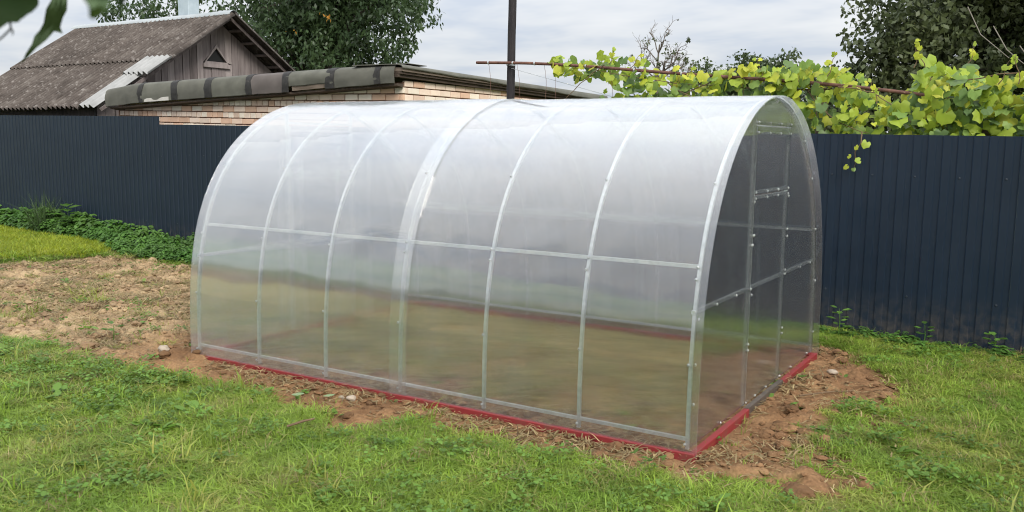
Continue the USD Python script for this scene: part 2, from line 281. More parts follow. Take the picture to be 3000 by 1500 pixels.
# covering sheets: two long sheets bent over the arches, lapping at the middle arch
def cover_mesh(x0, x1, lift, seed):
    sv = np.linspace(-.012, ARC + .012, 181); xv = np.linspace(x0, x1, 90)
    X, S = np.meshgrid(xv, sv, indexing="ij"); sc = np.clip(S, 0, ARC)
    yy, zz = prof(sc, 0.0); ny, nzv = prof(sc, 1.0); ny, nzv = ny - yy, nzv - zz
    zz = zz + (S - sc) * np.sign(ARC / 2 - S) * 1.0 * np.where(S < 0, 1, np.where(S > ARC, -1, 0)) * np.where(S < 0, 1, 1)
    bay = np.abs(np.sin((X + 4) * math.pi / (4 / 6)))
    dent = (meshkit.fbm(np.stack([X * 1.6, S * 2.2, np.full_like(X, seed)], -1), 3, seed) - .5) * .012
    rail = np.exp(-((S - s_at(ZR)) / .16) ** 2) * (meshkit.fbm(np.stack([X * 4.5, S * 9, np.full_like(X, seed + 3)], -1), 2, seed + 2) - .5) * .017
    o = lift + bay * (.002 + dent * .6 + rail)
    outer = np.stack([X, yy + ny * (o + .006), zz + nzv * (o + .006)], -1); inner = np.stack([X, yy + ny * o, zz + nzv * o], -1)
    return shell(outer, inner)
obj("cover_sheet", cover_mesh(-4.062, -1.93, .0112, 4), m_cover, gh, smooth=30, label="left cover sheet lapping over the middle arch")
obj("cover_sheet", cover_mesh(-2.075, .06, .0015, 4), m_cover, gh, smooth=30, label="right cover sheet reaching the door end")
# end walls: three sheets each, tubes behind them
def gable_sheet(x0, x1, ya, yb, z0, cap=99.0, inset=.004):
    yv = np.linspace(ya, yb, 26); top = []
    k = len(_y)
    for y in yv: top.append(min(float(np.interp(y, _y, _z)), cap) - inset)
    top = A(top); zr = np.linspace(0, 1, 14)
    Y, T = np.meshgrid(yv, zr, indexing="ij"); Z = z0 + (top[:, None] - z0) * T
    b = (meshkit.fbm(np.stack([Y * 2.5, Z * 2.5, np.full_like(Y, x0)], -1), 3, 5) - .5) * .006
    return shell(np.stack([x1 + b, Y, Z], -1), np.stack([x0 + b, Y, Z], -1))
def end_wall(xi, xo, near):
    a, b = W / 2 - PS, W / 2 + PS; e = xi - .013 if near else xo + .013
    d = obj("end_sheet", gable_sheet(xi, xo, .012, a - .003, .04), m_gable, gh, smooth=30)
    obj("end_sheet", gable_sheet(xi, xo, b + .003, W - .012, .04), m_gable, gh, smooth=30)
    obj("end_sheet", gable_sheet(xi, xo, a, b, ZT - .015), m_gable, gh, smooth=30, label="small top sheet above the door")
    dr = obj("door", gable_sheet(xi + .002, xo + .002, a, b, .045, ZM - .018), m_gable, gh, smooth=30, label="clear lower door leaf of the end wall")
    obj("vent_flap", gable_sheet(xi + .002, xo + .002, a, b, ZM - .012, ZT - .02), m_gable, gh, smooth=30, label="clear upper vent leaf above the door leaf")
    t = .02
    for y in (a, b):
        obj("door_post", box(e - t / 2, e + t / 2, y - t / 2, y + t / 2, .03, float(np.interp(y, _y, _z)) - .03), m_galv, gh)
        obj("door_stile", box(e + .0, e + t / 2 + .002, y + (t / 2 + .003 if y == a else -t / 2 - .019), y + (t / 2 + .019 if y == a else -t / 2 - .003), .06, ZT - .03), m_galv, dr)
    for zz in (ZT, ZT - .062, ZM, ZM - .035):
        obj("door_rail", box(e - t / 2, e + t / 2 + .001, a + .012, b - .012, zz - .009, zz + .009), m_galv, dr)
    for ya, yb in ((.03, a - .011), (a + .0215, b - .0215), (b + .011, W - .03)):
        obj("end_rail", box(e - t / 2, e + t / 2, ya, yb, ZG - .01, ZG + .01), m_galv, gh)
end_wall(.012, .017, True); end_wall(-4.017, -4.012, False)
# screws with domed heads
import trimesh
def dome_head(p, n, r=.0072):
    n = A(n, float) / np.linalg.norm(n); a = np.cross(n, [0.3, .2, 1]); a /= np.linalg.norm(a); b = np.cross(n, a); k = np.arange(8) * math.pi / 4
    rings = []
    for h, q in ((0, 1.35), (.25, 1.35), (.3, 1.0), (.75, .8), (1.0, .35)):
        rings.append(A(p) + n * r * h + r * q * (np.cos(k)[:, None] * a + np.sin(k)[:, None] * b))
    V = np.vstack(rings + [A(p) + n * r * 1.02]); Fq = [[i * 8 + j, i * 8 + (j + 1) % 8, (i + 1) * 8 + (j + 1) % 8, (i + 1) * 8 + j] for i in range(4) for j in range(8)]
    f3 = np.vstack([A(Fq)[:, [0, 1, 2]], A(Fq)[:, [0, 2, 3]], [[32 + j, 32 + (j + 1) % 8, 40] for j in range(8)]])
    return V, f3
for x in ARX:
    xx = min(max(x, -3.995), -.005)
    for zz in (.06, .50, .955, 1.02, 1.46):
        for front in (True, False):
            if zz == 1.02 and not (front and x > -3): continue
            y, z = prof(A([s_at(zz, front)]), .012 if x < -1.9 else .009); y2, z2 = prof(A([s_at(zz, front)]), 1.0)
            obj("screw", dome_head((xx, y[0], z[0]), (0, y2[0] - y[0], z2[0] - z[0])), m_screw, gh)
for s in (.5, ARC / 2 - .3, ARC / 2 + .02, ARC / 2 + .42, ARC / 2 + .85, ARC / 2 + 1.25, ARC - 1.05, ARC - .62, ARC - .2, 0.28, 0.75):
    y, z = prof(A([s]), -.03); obj("screw", dome_head((.019, y[0], z[0]), (1, 0, 0)), m_screw, gh)
pa, pb = W / 2 - PS, W / 2 + PS
for zz in (ZT, ZT - .062, ZM, ZM - .038):
    for k in range(4): obj("screw", dome_head((.021, pa + .02 + k * (2 * PS - .04) / 3, zz), (1, 0, 0)), m_screw, gh)
for y, zz in ((pa, ZG), (pb, ZG), (pa + .02, ZG - .04), (pb - .0, ZG + .03), (.35, ZG), (.7, ZG), (2.2, ZG), (2.5, ZG), (pa, 1.06), (pa - .02, 1.06), (pa, 1.12), (pa + .02, 1.12), (pb, 1.10), (pb + .01, 1.05),
              (pa, .39), (pa, .43), (pb, .36), (pb, .40), (pa, .05), (pa + .2, .05), (pa + .45, .05), (pb, .05), (pb + .3, .05), (.5, .05), (2.55, .06), (pa, 1.33), (pb, 1.33)):
    obj("screw", dome_head((.021, y, zz), (1, 0, 0)), m_screw, gh)

# ------------------------------------------------------------------ fence
m_fence = mat("navy_painted_sheet", {"g": ("geometry", {}), "n": ("noise_texture", {"scale": 2.0, "detail": 5.0}), "r": ("rgb_ramp", {"ramp": [(.3, (.0052, .0128, .0255)), (.7, (.0070, .0160, .0310))]}),
    "sx": ("separate_xyz", {}), "zr": ("map_range", {"from_min": .03, "from_max": .42, "to_min": .55, "to_max": 0.0, "clamp": True}), "n2": ("noise_texture", {"scale": 14.0, "detail": 6.0, "roughness": .7}), "n2r": ("map_range", {"from_min": .42, "from_max": .7, "to_min": 0.0, "to_max": 1.0, "clamp": True}), "mu": ("math", {"math_type": "multiply"}),
    "mx": ("mix", {"mix_type": "mix", "color2": (.12, .095, .07)}), "nr": ("noise_texture", {"scale": 3.0, "detail": 5.0}), "rr": ("map_range", {"from_min": .3, "from_max": .7, "to_min": .40, "to_max": .58}), "p": ("principled_bsdf", {"specular_ior_level": .33})},
    [("g.position", "n.vector"), ("n.fac", "r.fac"), ("g.position", "sx.vector"), ("sx.z", "zr.value"), ("g.position", "n2.vector"), ("n2.fac", "n2r.value"), ("zr.result", "mu.value1"), ("n2r.result", "mu.value2"), ("mu.value", "mx.fac"), ("r.color", "mx.color1"), ("mx.color", "p.base_color"), ("g.position", "nr.vector"), ("nr.fac", "rr.value"), ("rr.result", "p.roughness")], "p.BSDF")
PITCH_F = .115
def profile_x(n):
    xs, ds = [], []
    for k in range(n):
        xs += [k * PITCH_F, k * PITCH_F + .058, k * PITCH_F + .064, k * PITCH_F + .109]; ds += [0, 0, .009, .009]
    return A(xs + [n * PITCH_F]), A(ds + [0])
fence = thing("metal_fence", "dark navy fence of ribbed metal sheets behind the greenhouse", "fence")
dirx = A([1, -.045]); dirx = dirx / np.linalg.norm(dirx); nrm = A([-dirx[1], dirx[0]])
FP = 10 * PITCH_F * dirx[0] + .0003
starts = [-10.165 - FP * k for k in range(9, 0, -1)] + [-10.165 + FP * k for k in range(13)]
for x in starts:
    px, pd = profile_x(10); w = px[-1] * dirx[0]
    zt, zt2 = [(1.999 + (-10.165 - q) * .0111) if x < -10.17 else 1.779 - .0098 * q for q in (x, x + w)]
    P = np.zeros((len(px), 2, 3)); o = A([x, fence_y(x)])
    P[:, :, :2] = (o + px[:, None] * dirx + pd[:, None] * nrm)[:, None]
    P[:, 0, 2] = .0; P[:, 1, 2] = np.linspace(zt, zt2, len(px)); Q = P.copy(); Q[:, :, :2] += nrm * .0015
    obj("fence_sheet", shell(P[:, ::-1], Q[:, ::-1]), m_fence, fence)
for x in np.arange(-19.8, 4.5, 2.3):
    obj("fence_post", box(x - .03, x + .03, float(fence_y(x)) + .052, float(fence_y(x)) + .112, -.1, 1.72), m_fence, fence)
for zz in (.35, 1.5):
    o = fence_y(-20.4), fence_y(4.6)
    obj("fence_rail", bar((-20.4, float(o[0]) + .032, zz), (4.6, float(o[1]) + .032, zz), .03, .04), m_fence, fence)
m_fscrew = pmat("navy_screw", (.02, .028, .042), None, 9, .4)
rngf = np.random.default_rng(3)
for k, x in enumerate(np.arange(-11.2, 3.2, .345)):
    xx = -10.165 + (math.floor((x + 10.165) / (PITCH_F * dirx[0])) * PITCH_F + .028) * dirx[0]
    for zz in ((1.42 + rngf.normal(0, .01),) if k % 2 else (1.42, .38)):
        obj("screw", dome_head((xx, float(fence_y(xx)) - .0012, zz), (0, -1, 0), .007), m_fscrew, fence)

# ------------------------------------------------------------------ brick shed with a felted flat roof
XC, YW, YE, XL = -6.42, 5.55, 11.75, -13.0
shed = thing("brick_shed", "cream brick shed with a flat roof edged in grey green felt and black tar", "shed")
m_mortar = pmat("brown_mortar", (.13, .07, .042), (.18, .10, .065), 20, .95, bump=.4, bscale=80)
bricks = [pmat("brick_cream", (.72, .59, .48), (.64, .51, .41), 5, .9, bump=.25, bscale=60, rnd=.10), pmat("brick_pale", (.76, .68, .57), (.69, .60, .49), 6, .9, bump=.25, bscale=60, rnd=.08),
          pmat("brick_pink", (.62, .42, .30), (.56, .37, .26), 5, .9, bump=.25, bscale=60, rnd=.10), pmat("brick_buff", (.66, .50, .39), (.59, .44, .34), 5, .9, bump=.25, bscale=60, rnd=.10)]
rng = np.random.default_rng(11)
CH = .098
fw = obj("front_wall", (np.vstack([[[XL, YW + .022, -.1], [XC - .25, YW + .022, -.1], [XC - .25, YW + .25, -.1], [XL, YW + .25, -.1]], [[XL, YW + .022, 2.30], [XC - .25, YW + .022, 2.50], [XC - .25, YW + .25, 2.50], [XL, YW + .25, 2.30]]]), BF), m_mortar, shed)
rw = obj("side_wall", prism8([[XC - .25, YW + .022, -.1], [XC - .022, YW + .022, -.1], [XC - .022, YE, -.1], [XC - .25, YE, -.1]], [[XC - .25, YW + .022, 2.50], [XC - .022, YW + .022, 2.50], [XC - .022, YE, 2.42], [XC - .25, YE, 2.42]]), m_mortar, shed)
stuffF, stuffR = [], []
for row in range(-1, 24):
    ztop = 2.518 - row * CH; zb = ztop - CH + .016
    # front wall: headers on rows 3, 5, ... counted from the eave, tilted very slightly
    header = row in (3, 5, 8, 11, 14, 17, 20); w = .13 if header else .26; off = (row * .37) % 1 * w
    nb = int((XC - XL) / w) + 2
    for k in range(nb):
        x1 = XC - (k * w) - (off if k else 0) + (0 if k == 0 else w - w); x1 = XC - max(0, k * w - off); x0 = XC - ((k + 1) * w - off) + .015
        if x1 - x0 < .03 or x0 < XL: continue
        dz = .019 * (XC - (x0 + x1) / 2); j = rng.normal(0, .0016, 4)
        if ztop + dz > 2.50 - .024 * (XC - x1): continue
        mesh = cbox(x0 + j[0], x1 + j[1], YW + j[2], YW + .05, zb + dz + j[3], ztop + dz, .005)
        if ztop + dz > 1.86: obj("brick", mesh, bricks[rng.choice(4, p=[.36, .24, .19, .21])], fw)
        elif row < 17: stuffF.append(box(x0, x1, YW + j[2], YW + .05, zb + dz, ztop + dz))
    w = .26; off = (row % 2) * .13; nb = int((YE - YW) / w) + 2
    for k in range(nb):
        y0 = YW + max(.052, k * w - off); y1 = YW + (k + 1) * w - off - .015
        if y1 - y0 < .03 or y1 > YE: continue
        j = rng.normal(0, .0016, 4)
        if ztop > 2.56 - .016 * (y0 - YW): continue
        mesh = cbox(XC - .05, XC + j[2], y0 + j[0], y1 + j[1], zb + j[3], ztop, .005)
        if ztop > 2.0: obj("brick", mesh, bricks[rng.choice(4, p=[.45, .33, .1, .12])], rw)
        elif row < 17: stuffR.append(box(XC - .05, XC + j[2], y0, y1, zb, ztop))
obj("lower_bricks", cat(stuffF), bricks[0], fw, kind="stuff"); obj("lower_bricks", cat(stuffR), bricks[0], rw, kind="stuff")
m_felt = [pmat("felt_grey_green", (.080, .079, .066), (.115, .113, .094), 3, .95, bump=.35, bscale=150), pmat("felt_green", (.088, .088, .072), (.122, .121, .10), 4, .95, bump=.35, bscale=150), pmat("felt_brown", (.09, .077, .072), (.12, .103, .096), 3, .95, bump=.35, bscale=150)]
m_tar = pmat("black_tar", (.012, .011, .011), (.03, .028, .026), 12, .75, bump=.5, bscale=30)
m_oldwood = pmat("weathered_board", (.10, .075, .055), (.18, .14, .11), 3, .9, bump=.4, bscale=25, stretch=(1, 1, 8))
m_darkwood = pmat("dark_rotten_board", (.035, .025, .018), (.085, .06, .045), 4, .95, bump=.5, bscale=30, stretch=(6, 1, 6))
def ztopf(x): return np.interp(x, [-13.1, -12.3, -6.46], [2.52, 2.60, 2.735])
def zlowf(x): return np.interp(x, [-13.2, -12.2, -10.4, -8.5, -6.5], [2.21, 2.275, 2.335, 2.39, 2.475])
def felt_strip(x0, x1, seed, out=0.0, rag=0.0, n=9, zfrac=1.0):
    xs = np.linspace(x0, x1, n)
    cs = [(.75, .03), (.35, .034), (.13, .016), (.06, -.004), (.018, -.036), (-.004, -.085), (-.014, -.14), (-.012, -.19), (-.002, None)]
    P = np.zeros((n, len(cs), 3)); Q = P.copy()
    for i, xx in enumerate(xs):
        for k, (dy, dz) in enumerate(cs):
            zt, zl = ztopf(xx), zlowf(xx); h = (zt - zl) * zfrac
            z = zt + (dz if dz > -.04 else dz * h / .26) if dz is not None else zt - h + (nz(A([xx * 7.0]), A([0.]), 1, seed)[0] - .5) * .012
            w = (nz(A([xx * 1.0]), A([k * .3]), 5, seed)[0] - .5) * .02
            e = (nz(A([k * 1.0]), A([i * 3.0]), .9, seed)[0] - .5) * rag * (2.2 if i in (0, n - 1) else 0)
            P[i, k] = (xx + e, 5.36 + dy - out * (1 if k > 2 else .0) + w, z + out * (1 if k <= 3 else 0)); Q[i, k] = P[i, k] + (0, .012, -.008)
    return shell(P, Q)
SE = [-13.05, -12.05, -11.15, -10.28, -9.36, -8.53, -7.62, -6.42]
for i in range(7):
    obj("felt_strip", felt_strip(SE[i], SE[i + 1] - .004, 20 + i, zfrac=.72 if i == 5 else 1.0), m_felt[[0, 1, 0, 1, 2, 1, 0][i]], shed, smooth=35, label={4: "brownish felt strip among the grey green ones"}.get(i))
for i, x in enumerate(SE[1:7] + [-6.72]):
    obj("tar_seam", felt_strip(x - .06 - .025 * (i % 3), x + .06 + .02 * (i % 2), 60 + i, out=.006, rag=.03, n=6), m_tar, shed, smooth=35)
obj("eave_board", prism8([[-13.0, 5.40, 2.185], [-6.40, 5.40, 2.44], [-6.40, 5.54, 2.42], [-13.0, 5.54, 2.16]], [[-13.0, 5.40, 2.215], [-6.40, 5.40, 2.47], [-6.40, 5.54, 2.47], [-13.0, 5.54, 2.215]]), m_darkwood, shed)
obj("fascia_board", prism8([[-8.42, 5.372, 2.402], [-7.70, 5.372, 2.437], [-7.70, 5.39, 2.437], [-8.42, 5.39, 2.402]], [[-8.42, 5.372, 2.47], [-7.70, 5.372, 2.495], [-7.70, 5.39, 2.495], [-8.42, 5.39, 2.47]]), m_oldwood, shed, label="bare grey board where the felt has torn away")
obj("fascia_board", prism8([[-11.95, 5.352, 2.285], [-11.3, 5.352, 2.305], [-11.3, 5.366, 2.305], [-11.95, 5.366, 2.285]], [[-11.95, 5.352, 2.345], [-11.3, 5.352, 2.365], [-11.3, 5.366, 2.365], [-11.95, 5.366, 2.345]]), pmat("bleached_board", (.42, .40, .37), (.55, .53, .49), 5, .9), shed)
# roof slab and the side eave: felt lip above three stacked boards
obj("roof_slab", prism8([[-13.0, 5.45, 2.44], [-6.45, 5.45, 2.60], [-6.45, YE + .1, 2.48], [-13.0, YE + .1, 2.34]], [[-13.0, 5.45, 2.50], [-6.45, 5.45, 2.72], [-6.45, YE + .1, 2.60], [-13.0, YE + .1, 2.42]]), m_darkwood, shed)
ys = np.linspace(5.37, YE + .15, 30); P = np.zeros((30, 6, 3))
for i, y in enumerate(ys):
    t = (y - 5.37) / 6.5; zt = 2.735 - .12 * t; lip = .045 + .06 * t; wv = (nz(A([y]), A([0.]), 1.5, 8)[0] - .5) * .03
    P[i] = [(-7.2, y, zt + .01), (-6.6, y, zt + .006), (-6.36, y, zt), (-6.30, y, zt - .012), (-6.275, y, zt - lip * .6 + wv), (-6.27, y, zt - lip + wv)]
Q = P + A([-.008, 0, -.012]); obj("felt_strip", shell(P, Q), m_felt[1], shed, smooth=35, label="long felt lip along the side eave")
for k, (dx, z0, z1) in enumerate(((-6.30, -.10, -.045), (-6.325, -.135, -.098), (-6.36, -.18, -.138))):
    obj("side_board", prism8([[-6.6, 5.40, 2.735 + z0], [dx, 5.40, 2.735 + z0], [dx, YE + .1, 2.615 + z0], [-6.6, YE + .1, 2.615 + z0]], [[-6.6, 5.40, 2.735 + z1], [dx, 5.40, 2.735 + z1], [dx, YE + .1, 2.615 + z1], [-6.6, YE + .1, 2.615 + z1]]), [m_oldwood, m_darkwood, m_darkwood][k], shed)

# ------------------------------------------------------------------ barn with corrugated roof
barn = thing("wooden_barn", "old wooden barn with a brown corrugated gable roof and triangular vent", "barn")
E0, E1, RY, RZ = 5.5, 2.2, 8.62, 4.235
SL = math.hypot(RY - E0, RZ - E1); UP = A([0, (RY - E0) / SL, (RZ - E1) / SL]); NR = A([0, -UP[2], UP[1]])
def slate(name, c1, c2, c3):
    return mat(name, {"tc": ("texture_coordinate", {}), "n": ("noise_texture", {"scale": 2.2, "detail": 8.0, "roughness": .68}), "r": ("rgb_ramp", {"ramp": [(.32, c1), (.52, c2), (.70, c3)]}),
        "n2": ("noise_texture", {"scale": 13.0, "detail": 5.0, "roughness": .6}), "r2": ("rgb_ramp", {"ramp": [(.55, (0, 0, 0)), (.68, (1, 1, 1))]}), "mx": ("mix", {"mix_type": "mix", "color2": (.25, .228, .21)}), "sx": ("separate_xyz", {}), "wx": ("math", {"math_type": "multiply_add", "value2": 2 * math.pi / .15, "value3": 14 * 2 * math.pi / .15}), "wc": ("math", {"math_type": "cosine"}), "wn": ("noise_texture", {"scale": 7.0, "detail": 4.0}), "wa": ("math", {"math_type": "multiply_add", "value2": 2.4, "value3": -1.2}), "ws": ("math", {"math_type": "add"}), "wr": ("map_range", {"from_min": -1.0, "from_max": .6, "to_min": .42, "to_max": 1.12, "clamp": True}), "hd": ("hsv", {}),  # colour goes darker in the corrugation valleys, lighter on crests, broken up by noise
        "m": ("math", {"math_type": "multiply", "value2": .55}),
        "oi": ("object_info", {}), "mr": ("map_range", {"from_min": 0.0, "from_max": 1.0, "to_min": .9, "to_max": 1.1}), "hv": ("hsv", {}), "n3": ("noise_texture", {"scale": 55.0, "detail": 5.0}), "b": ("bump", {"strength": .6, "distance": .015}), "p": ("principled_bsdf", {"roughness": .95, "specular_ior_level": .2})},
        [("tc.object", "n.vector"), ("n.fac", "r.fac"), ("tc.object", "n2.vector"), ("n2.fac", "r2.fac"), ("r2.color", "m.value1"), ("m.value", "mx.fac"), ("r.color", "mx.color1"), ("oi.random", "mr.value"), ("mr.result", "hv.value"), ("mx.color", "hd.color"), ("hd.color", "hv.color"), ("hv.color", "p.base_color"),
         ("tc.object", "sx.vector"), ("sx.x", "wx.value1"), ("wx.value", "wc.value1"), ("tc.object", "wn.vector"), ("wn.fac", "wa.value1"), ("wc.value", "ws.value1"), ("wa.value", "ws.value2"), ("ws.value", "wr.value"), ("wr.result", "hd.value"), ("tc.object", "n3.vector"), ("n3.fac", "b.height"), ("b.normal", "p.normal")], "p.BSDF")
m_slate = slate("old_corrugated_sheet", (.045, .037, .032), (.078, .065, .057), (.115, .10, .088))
m_newslate = pmat("light_corrugated_sheet", (.24, .243, .24), (.32, .322, .318), 3, .9, bump=.2, bscale=60)
def corr(x0, x1, s0, s1, lift, up=UP, nr=NR, base=(E0, E1), amp=.036, pitch=.15, slip=0.0, th=.007, rag=0):
    n = max(8, int((x1 - x0) / pitch * 10)); xs = np.linspace(x0, x1, n); m = 7
    sv = np.linspace(s0, s1, m); rr = np.random.default_rng(int(abs(x0 * 100) + s0 * 10))
    X, S = np.meshgrid(xs, sv, indexing="ij")
    S = S + slip; wv = amp * np.cos((X + 14) * 2 * math.pi / pitch) + lift + .02 + (S - s0) * -.006
    S = S + (rr.normal(0, rag, X.shape) if rag else 0)
    B = A([0, base[0], base[1]])
    P = np.stack([X, np.zeros_like(X), np.zeros_like(X)], -1) + B + S[..., None] * up + wv[..., None] * nr
    return shell(P, P - nr * th)
xs = np.arange(-18.85, -13.3, .92); rr = np.random.default_rng(5); MID = 1.79
for i, x in enumerate(xs):
    x1 = min(x + .96, -13.42)
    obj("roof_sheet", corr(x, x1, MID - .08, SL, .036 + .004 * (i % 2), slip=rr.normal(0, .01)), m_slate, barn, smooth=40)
    x1 = min(x + .96, -14.02)
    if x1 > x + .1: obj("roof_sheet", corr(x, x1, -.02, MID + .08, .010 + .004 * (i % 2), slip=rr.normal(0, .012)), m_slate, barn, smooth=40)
obj("roof_sheet", corr(-14.10, -13.62, .0, MID - .10, .030), m_newslate, barn, smooth=40, label="pale new corrugated strip at the verge")
obj("roof_sheet", corr(-14.05, -13.28, 1.15, MID + .02, .066), m_newslate, barn, smooth=40, label="short pale corrugated piece above the verge strip")
UPb = A([0, -UP[1], UP[2]]); NRb = A([0, UP[2], UP[1]]); BB = (2 * RY - E0, E1)
for i, x in enumerate(xs):
    x1 = min(x + .96, -13.42)
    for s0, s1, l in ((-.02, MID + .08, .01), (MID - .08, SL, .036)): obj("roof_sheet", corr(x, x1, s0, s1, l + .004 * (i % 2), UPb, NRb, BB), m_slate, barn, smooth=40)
m_ridge = pmat("pale_ridge_metal", (.30, .325, .335), (.38, .405, .41), 2, .5, .2)
k = np.linspace(-1.25, 1.25, 9); xr = np.linspace(-18.98, -13.38, 16); P = np.zeros((16, 9, 3))
for i, x in enumerate(xr):
    sag = (nz(A([x]), A([0.]), 1.1, 4)[0] - .5) * .04
    P[i] = np.stack([np.full(9, x), RY + np.sin(k) * .13, RZ + .02 + sag + np.cos(k) * .085 - .03 * np.abs(k)], -1)
obj("ridge_cap", shell(P[:, ::-1], P[:, ::-1] - A([0, 0, .006])), m_ridge, barn, smooth=50)
# walls and gable of separate boards
m_boards = [pmat("grey_barn_board_%s" % n, c1, c2, 3, .9, bump=.5, bscale=18, stretch=(5, 5, .6), lo=.3, hi=.7) for n, c1, c2 in (("warm", (.13, .108, .104), (.24, .205, .20)), ("pale", (.20, .168, .162), (.32, .28, .27)), ("dark", (.08, .065, .062), (.17, .14, .135)))]
XG = -13.92; rr = np.random.default_rng(8)
def roofz(y): return RZ - abs(y - RY) * (RZ - E1) / (RY - E0)
gw = obj("gable_wall", (lambda: (A([[XG - .05, 5.75, .0], [XG - .05, 11.5, .0], [XG - .05, 11.5, roofz(11.5) - .06], [XG - .05, RY, RZ - .06], [XG - .05, 5.75, roofz(5.75) - .06], [XG - .09, 5.75, .0], [XG - .09, 11.5, .0], [XG - .09, 11.5, roofz(11.5) - .06], [XG - .09, RY, RZ - .06], [XG - .09, 5.75, roofz(5.75) - .06]]),
    A([[0, 1, 2], [0, 2, 3], [0, 3, 4], [5, 7, 6], [5, 8, 7], [5, 9, 8], [0, 5, 6], [0, 6, 1], [1, 6, 7], [1, 7, 2], [2, 7, 8], [2, 8, 3], [3, 8, 9], [3, 9, 4], [4, 9, 5], [4, 5, 0]])))(), pmat("barn_inside_dark", (.02, .018, .016)), barn)
y = 5.78
VB, VT = 3.26, 3.62   # vent opening between y 8.29 and 8.87
while y < 11.4:
    w = rr.uniform(.15, .22); y1 = min(y + w - .012, 11.45); j = rr.normal(0, .005); top0, top1 = roofz(y) - .05, roofz(y1) - .05; m = m_boards[rr.choice(3, p=[.45, .35, .2])]
    def brd(z0a, z0b, z1a, z1b, ya, yb):
        return prism8([[XG - .045 + j, ya, z0a], [XG - .02 + j, ya, z0a], [XG - .02 + j, yb, z0b], [XG - .045 + j, yb, z0b]], [[XG - .045 + j, ya, z1a], [XG - .02 + j, ya, z1a], [XG - .02 + j, yb, z1b], [XG - .045 + j, yb, z1b]])
    def vtop(yy): return VB + max(0.0, (VT - VB) * (1 - abs(yy - 8.58) / .29))
    ym = min(max(8.58, y), y1)
    peak = RY if y < RY < y1 else None
    if y1 > 8.28 and y < 8.88:
        obj("gable_board", brd(.1, .1, VB - .005, VB - .005, y, y1), m, gw)
        parts = [(y, ym), (ym, y1)] if y < ym < y1 else [(y, y1)]
        obj("gable_board", cat([brd(vtop(a) + .004, vtop(b) + .004, roofz(a) - .05, roofz(b) - .05, a, b) for a, b in parts]), m, gw)
    else:
        obj("gable_board", brd(.1, .1, top0, top1, y, y1), m, gw)
    y += w
tri = A([[8.26, VB - .02], [8.90, VB - .02], [8.58, VT + .035]]); tin = A([[8.31, VB + .03], [8.85, VB + .03], [8.58, VT - .045]])
v = []; 
for xx in (XG - .018, XG + .012): v += [[xx, *p] for p in tri] + [[xx, *p] for p in tin]
ff = []
for i in range(3):
    a, b = i, (i + 1) % 3
    ff += [[6 + a, 6 + b, 9 + b, 9 + a], [a, 3 + a, 3 + b, b], [a, b, 6 + b, 6 + a], [3 + a, 9 + a, 9 + b, 3 + b]]
vw = obj("vent_frame", (A(v), A(ff)), m_boards[1], barn, label="triangular wooden frame of the gable vent")
obj("vent_sill", box(XG - .018, XG + .03, 8.23, 8.93, VB - .095, VB - .022), m_boards[1], barn)
obj("vent_opening", (A([[XG - .044, *p] for p in tri] + [[XG - .0485, *p] for p in tri]), A([[0, 1, 2], [5, 4, 3], [0, 3, 4], [0, 4, 1], [1, 4, 5], [1, 5, 2], [2, 5, 3], [2, 3, 0]])), pmat("vent_painted_dark", (.004, .004, .004)), barn)  # solid black panel: the dark inside of the vent painted as a colour
obj("eave_wall", box(-18.6, XG - .09, 5.95, 6.05, 0, 2.3), m_boards[2], barn); obj("back_wall", box(-18.6, XG - .09, 11.2, 11.3, 0, 2.3), m_boards[2], barn); obj("side_wall", prism8([[-18.6, 6.05, 0], [-18.5, 6.05, 0], [-18.5, 11.2, 0], [-18.6, 11.2, 0]], [[-18.6, 6.05, 2.3], [-18.5, 6.05, 2.3], [-18.5, 11.2, 2.3], [-18.6, 11.2, 2.3]]), m_boards[2], barn)
for sgn, u_, b_ in ((1, UP, A([0, E0, E1])), (-1, UPb, A([0, *BB]))):
    p, q = b_ + u_ * .02, b_ + u_ * (SL - .03); nn = NR if sgn > 0 else NRb
    obj("barge_board", bar(A([-13.50, 0, 0]) + p - nn * .05, A([-13.50, 0, 0]) + q - nn * .05, .02, .06, up=nn), m_boards[2], barn)
    for yy in np.arange(.35, SL - .1, .42):
        c = b_ + u_ * yy - nn * .035; obj("roof_batten", bar(A([-18.7, 0, 0]) + c, A([-13.52, 0, 0]) + c, .06, .03, up=nn), m_boards[2], barn)
chim = obj("stove_pipe", cat([cbox(-15.66, -15.30, 9.0, 9.30, 3.3, 6.2, .01), cbox(-15.70, -15.26, 8.96, 9.34, 5.9, 6.0, .01)]), pmat("pale_blue_metal", (.33, .40, .45), (.42, .49, .54), 3, .6, .0, bump=.1, bscale=20), label="pale blue square metal flue behind the barn ridge", cat="flue")

# ------------------------------------------------------------------ post, trellis pipe, wires
m_blackwood = pmat("tarred_wood", (.010, .008, .010), (.022, .018, .02), 6, .85, bump=.6, bscale=20, stretch=(6, 6, .6))
post = thing("trellis_post", "tall black tarred wooden post behind the fence", "post", (-3.85, 4.32, 0))
zz = np.linspace(-.3, 4.3, 14); pts = np.stack([.03 * (zz - 2.1) / 2.2 + (nz(zz, zz * 0, .9, 3) - .5) * .012, (nz(zz, zz * 0 + 3, .9, 4) - .5) * .012, zz], -1)
obj("shaft", tube(pts, np.linspace(.050, .046, 14), 9), m_blackwood, post, smooth=50)
zz_tie = 2.555
obj("wire_tie", cat([tube([(.055 * math.cos(a) , .055 * math.sin(a), zz_tie - .012 + .024 * k / 2 + .01 * math.sin(a * 2)) for a in np.linspace(0, 2 * math.pi, 13)], .0025, 5, False) for k in range(3)]), m_galv, post)
m_rust = pmat("rusty_pipe", (.075, .03, .022), (.16, .075, .05), 14, .8, bump=.35, bscale=60)
pipe = thing("trellis_pipe", "long rusty pipe tied across the black post above the vine", "pipe")
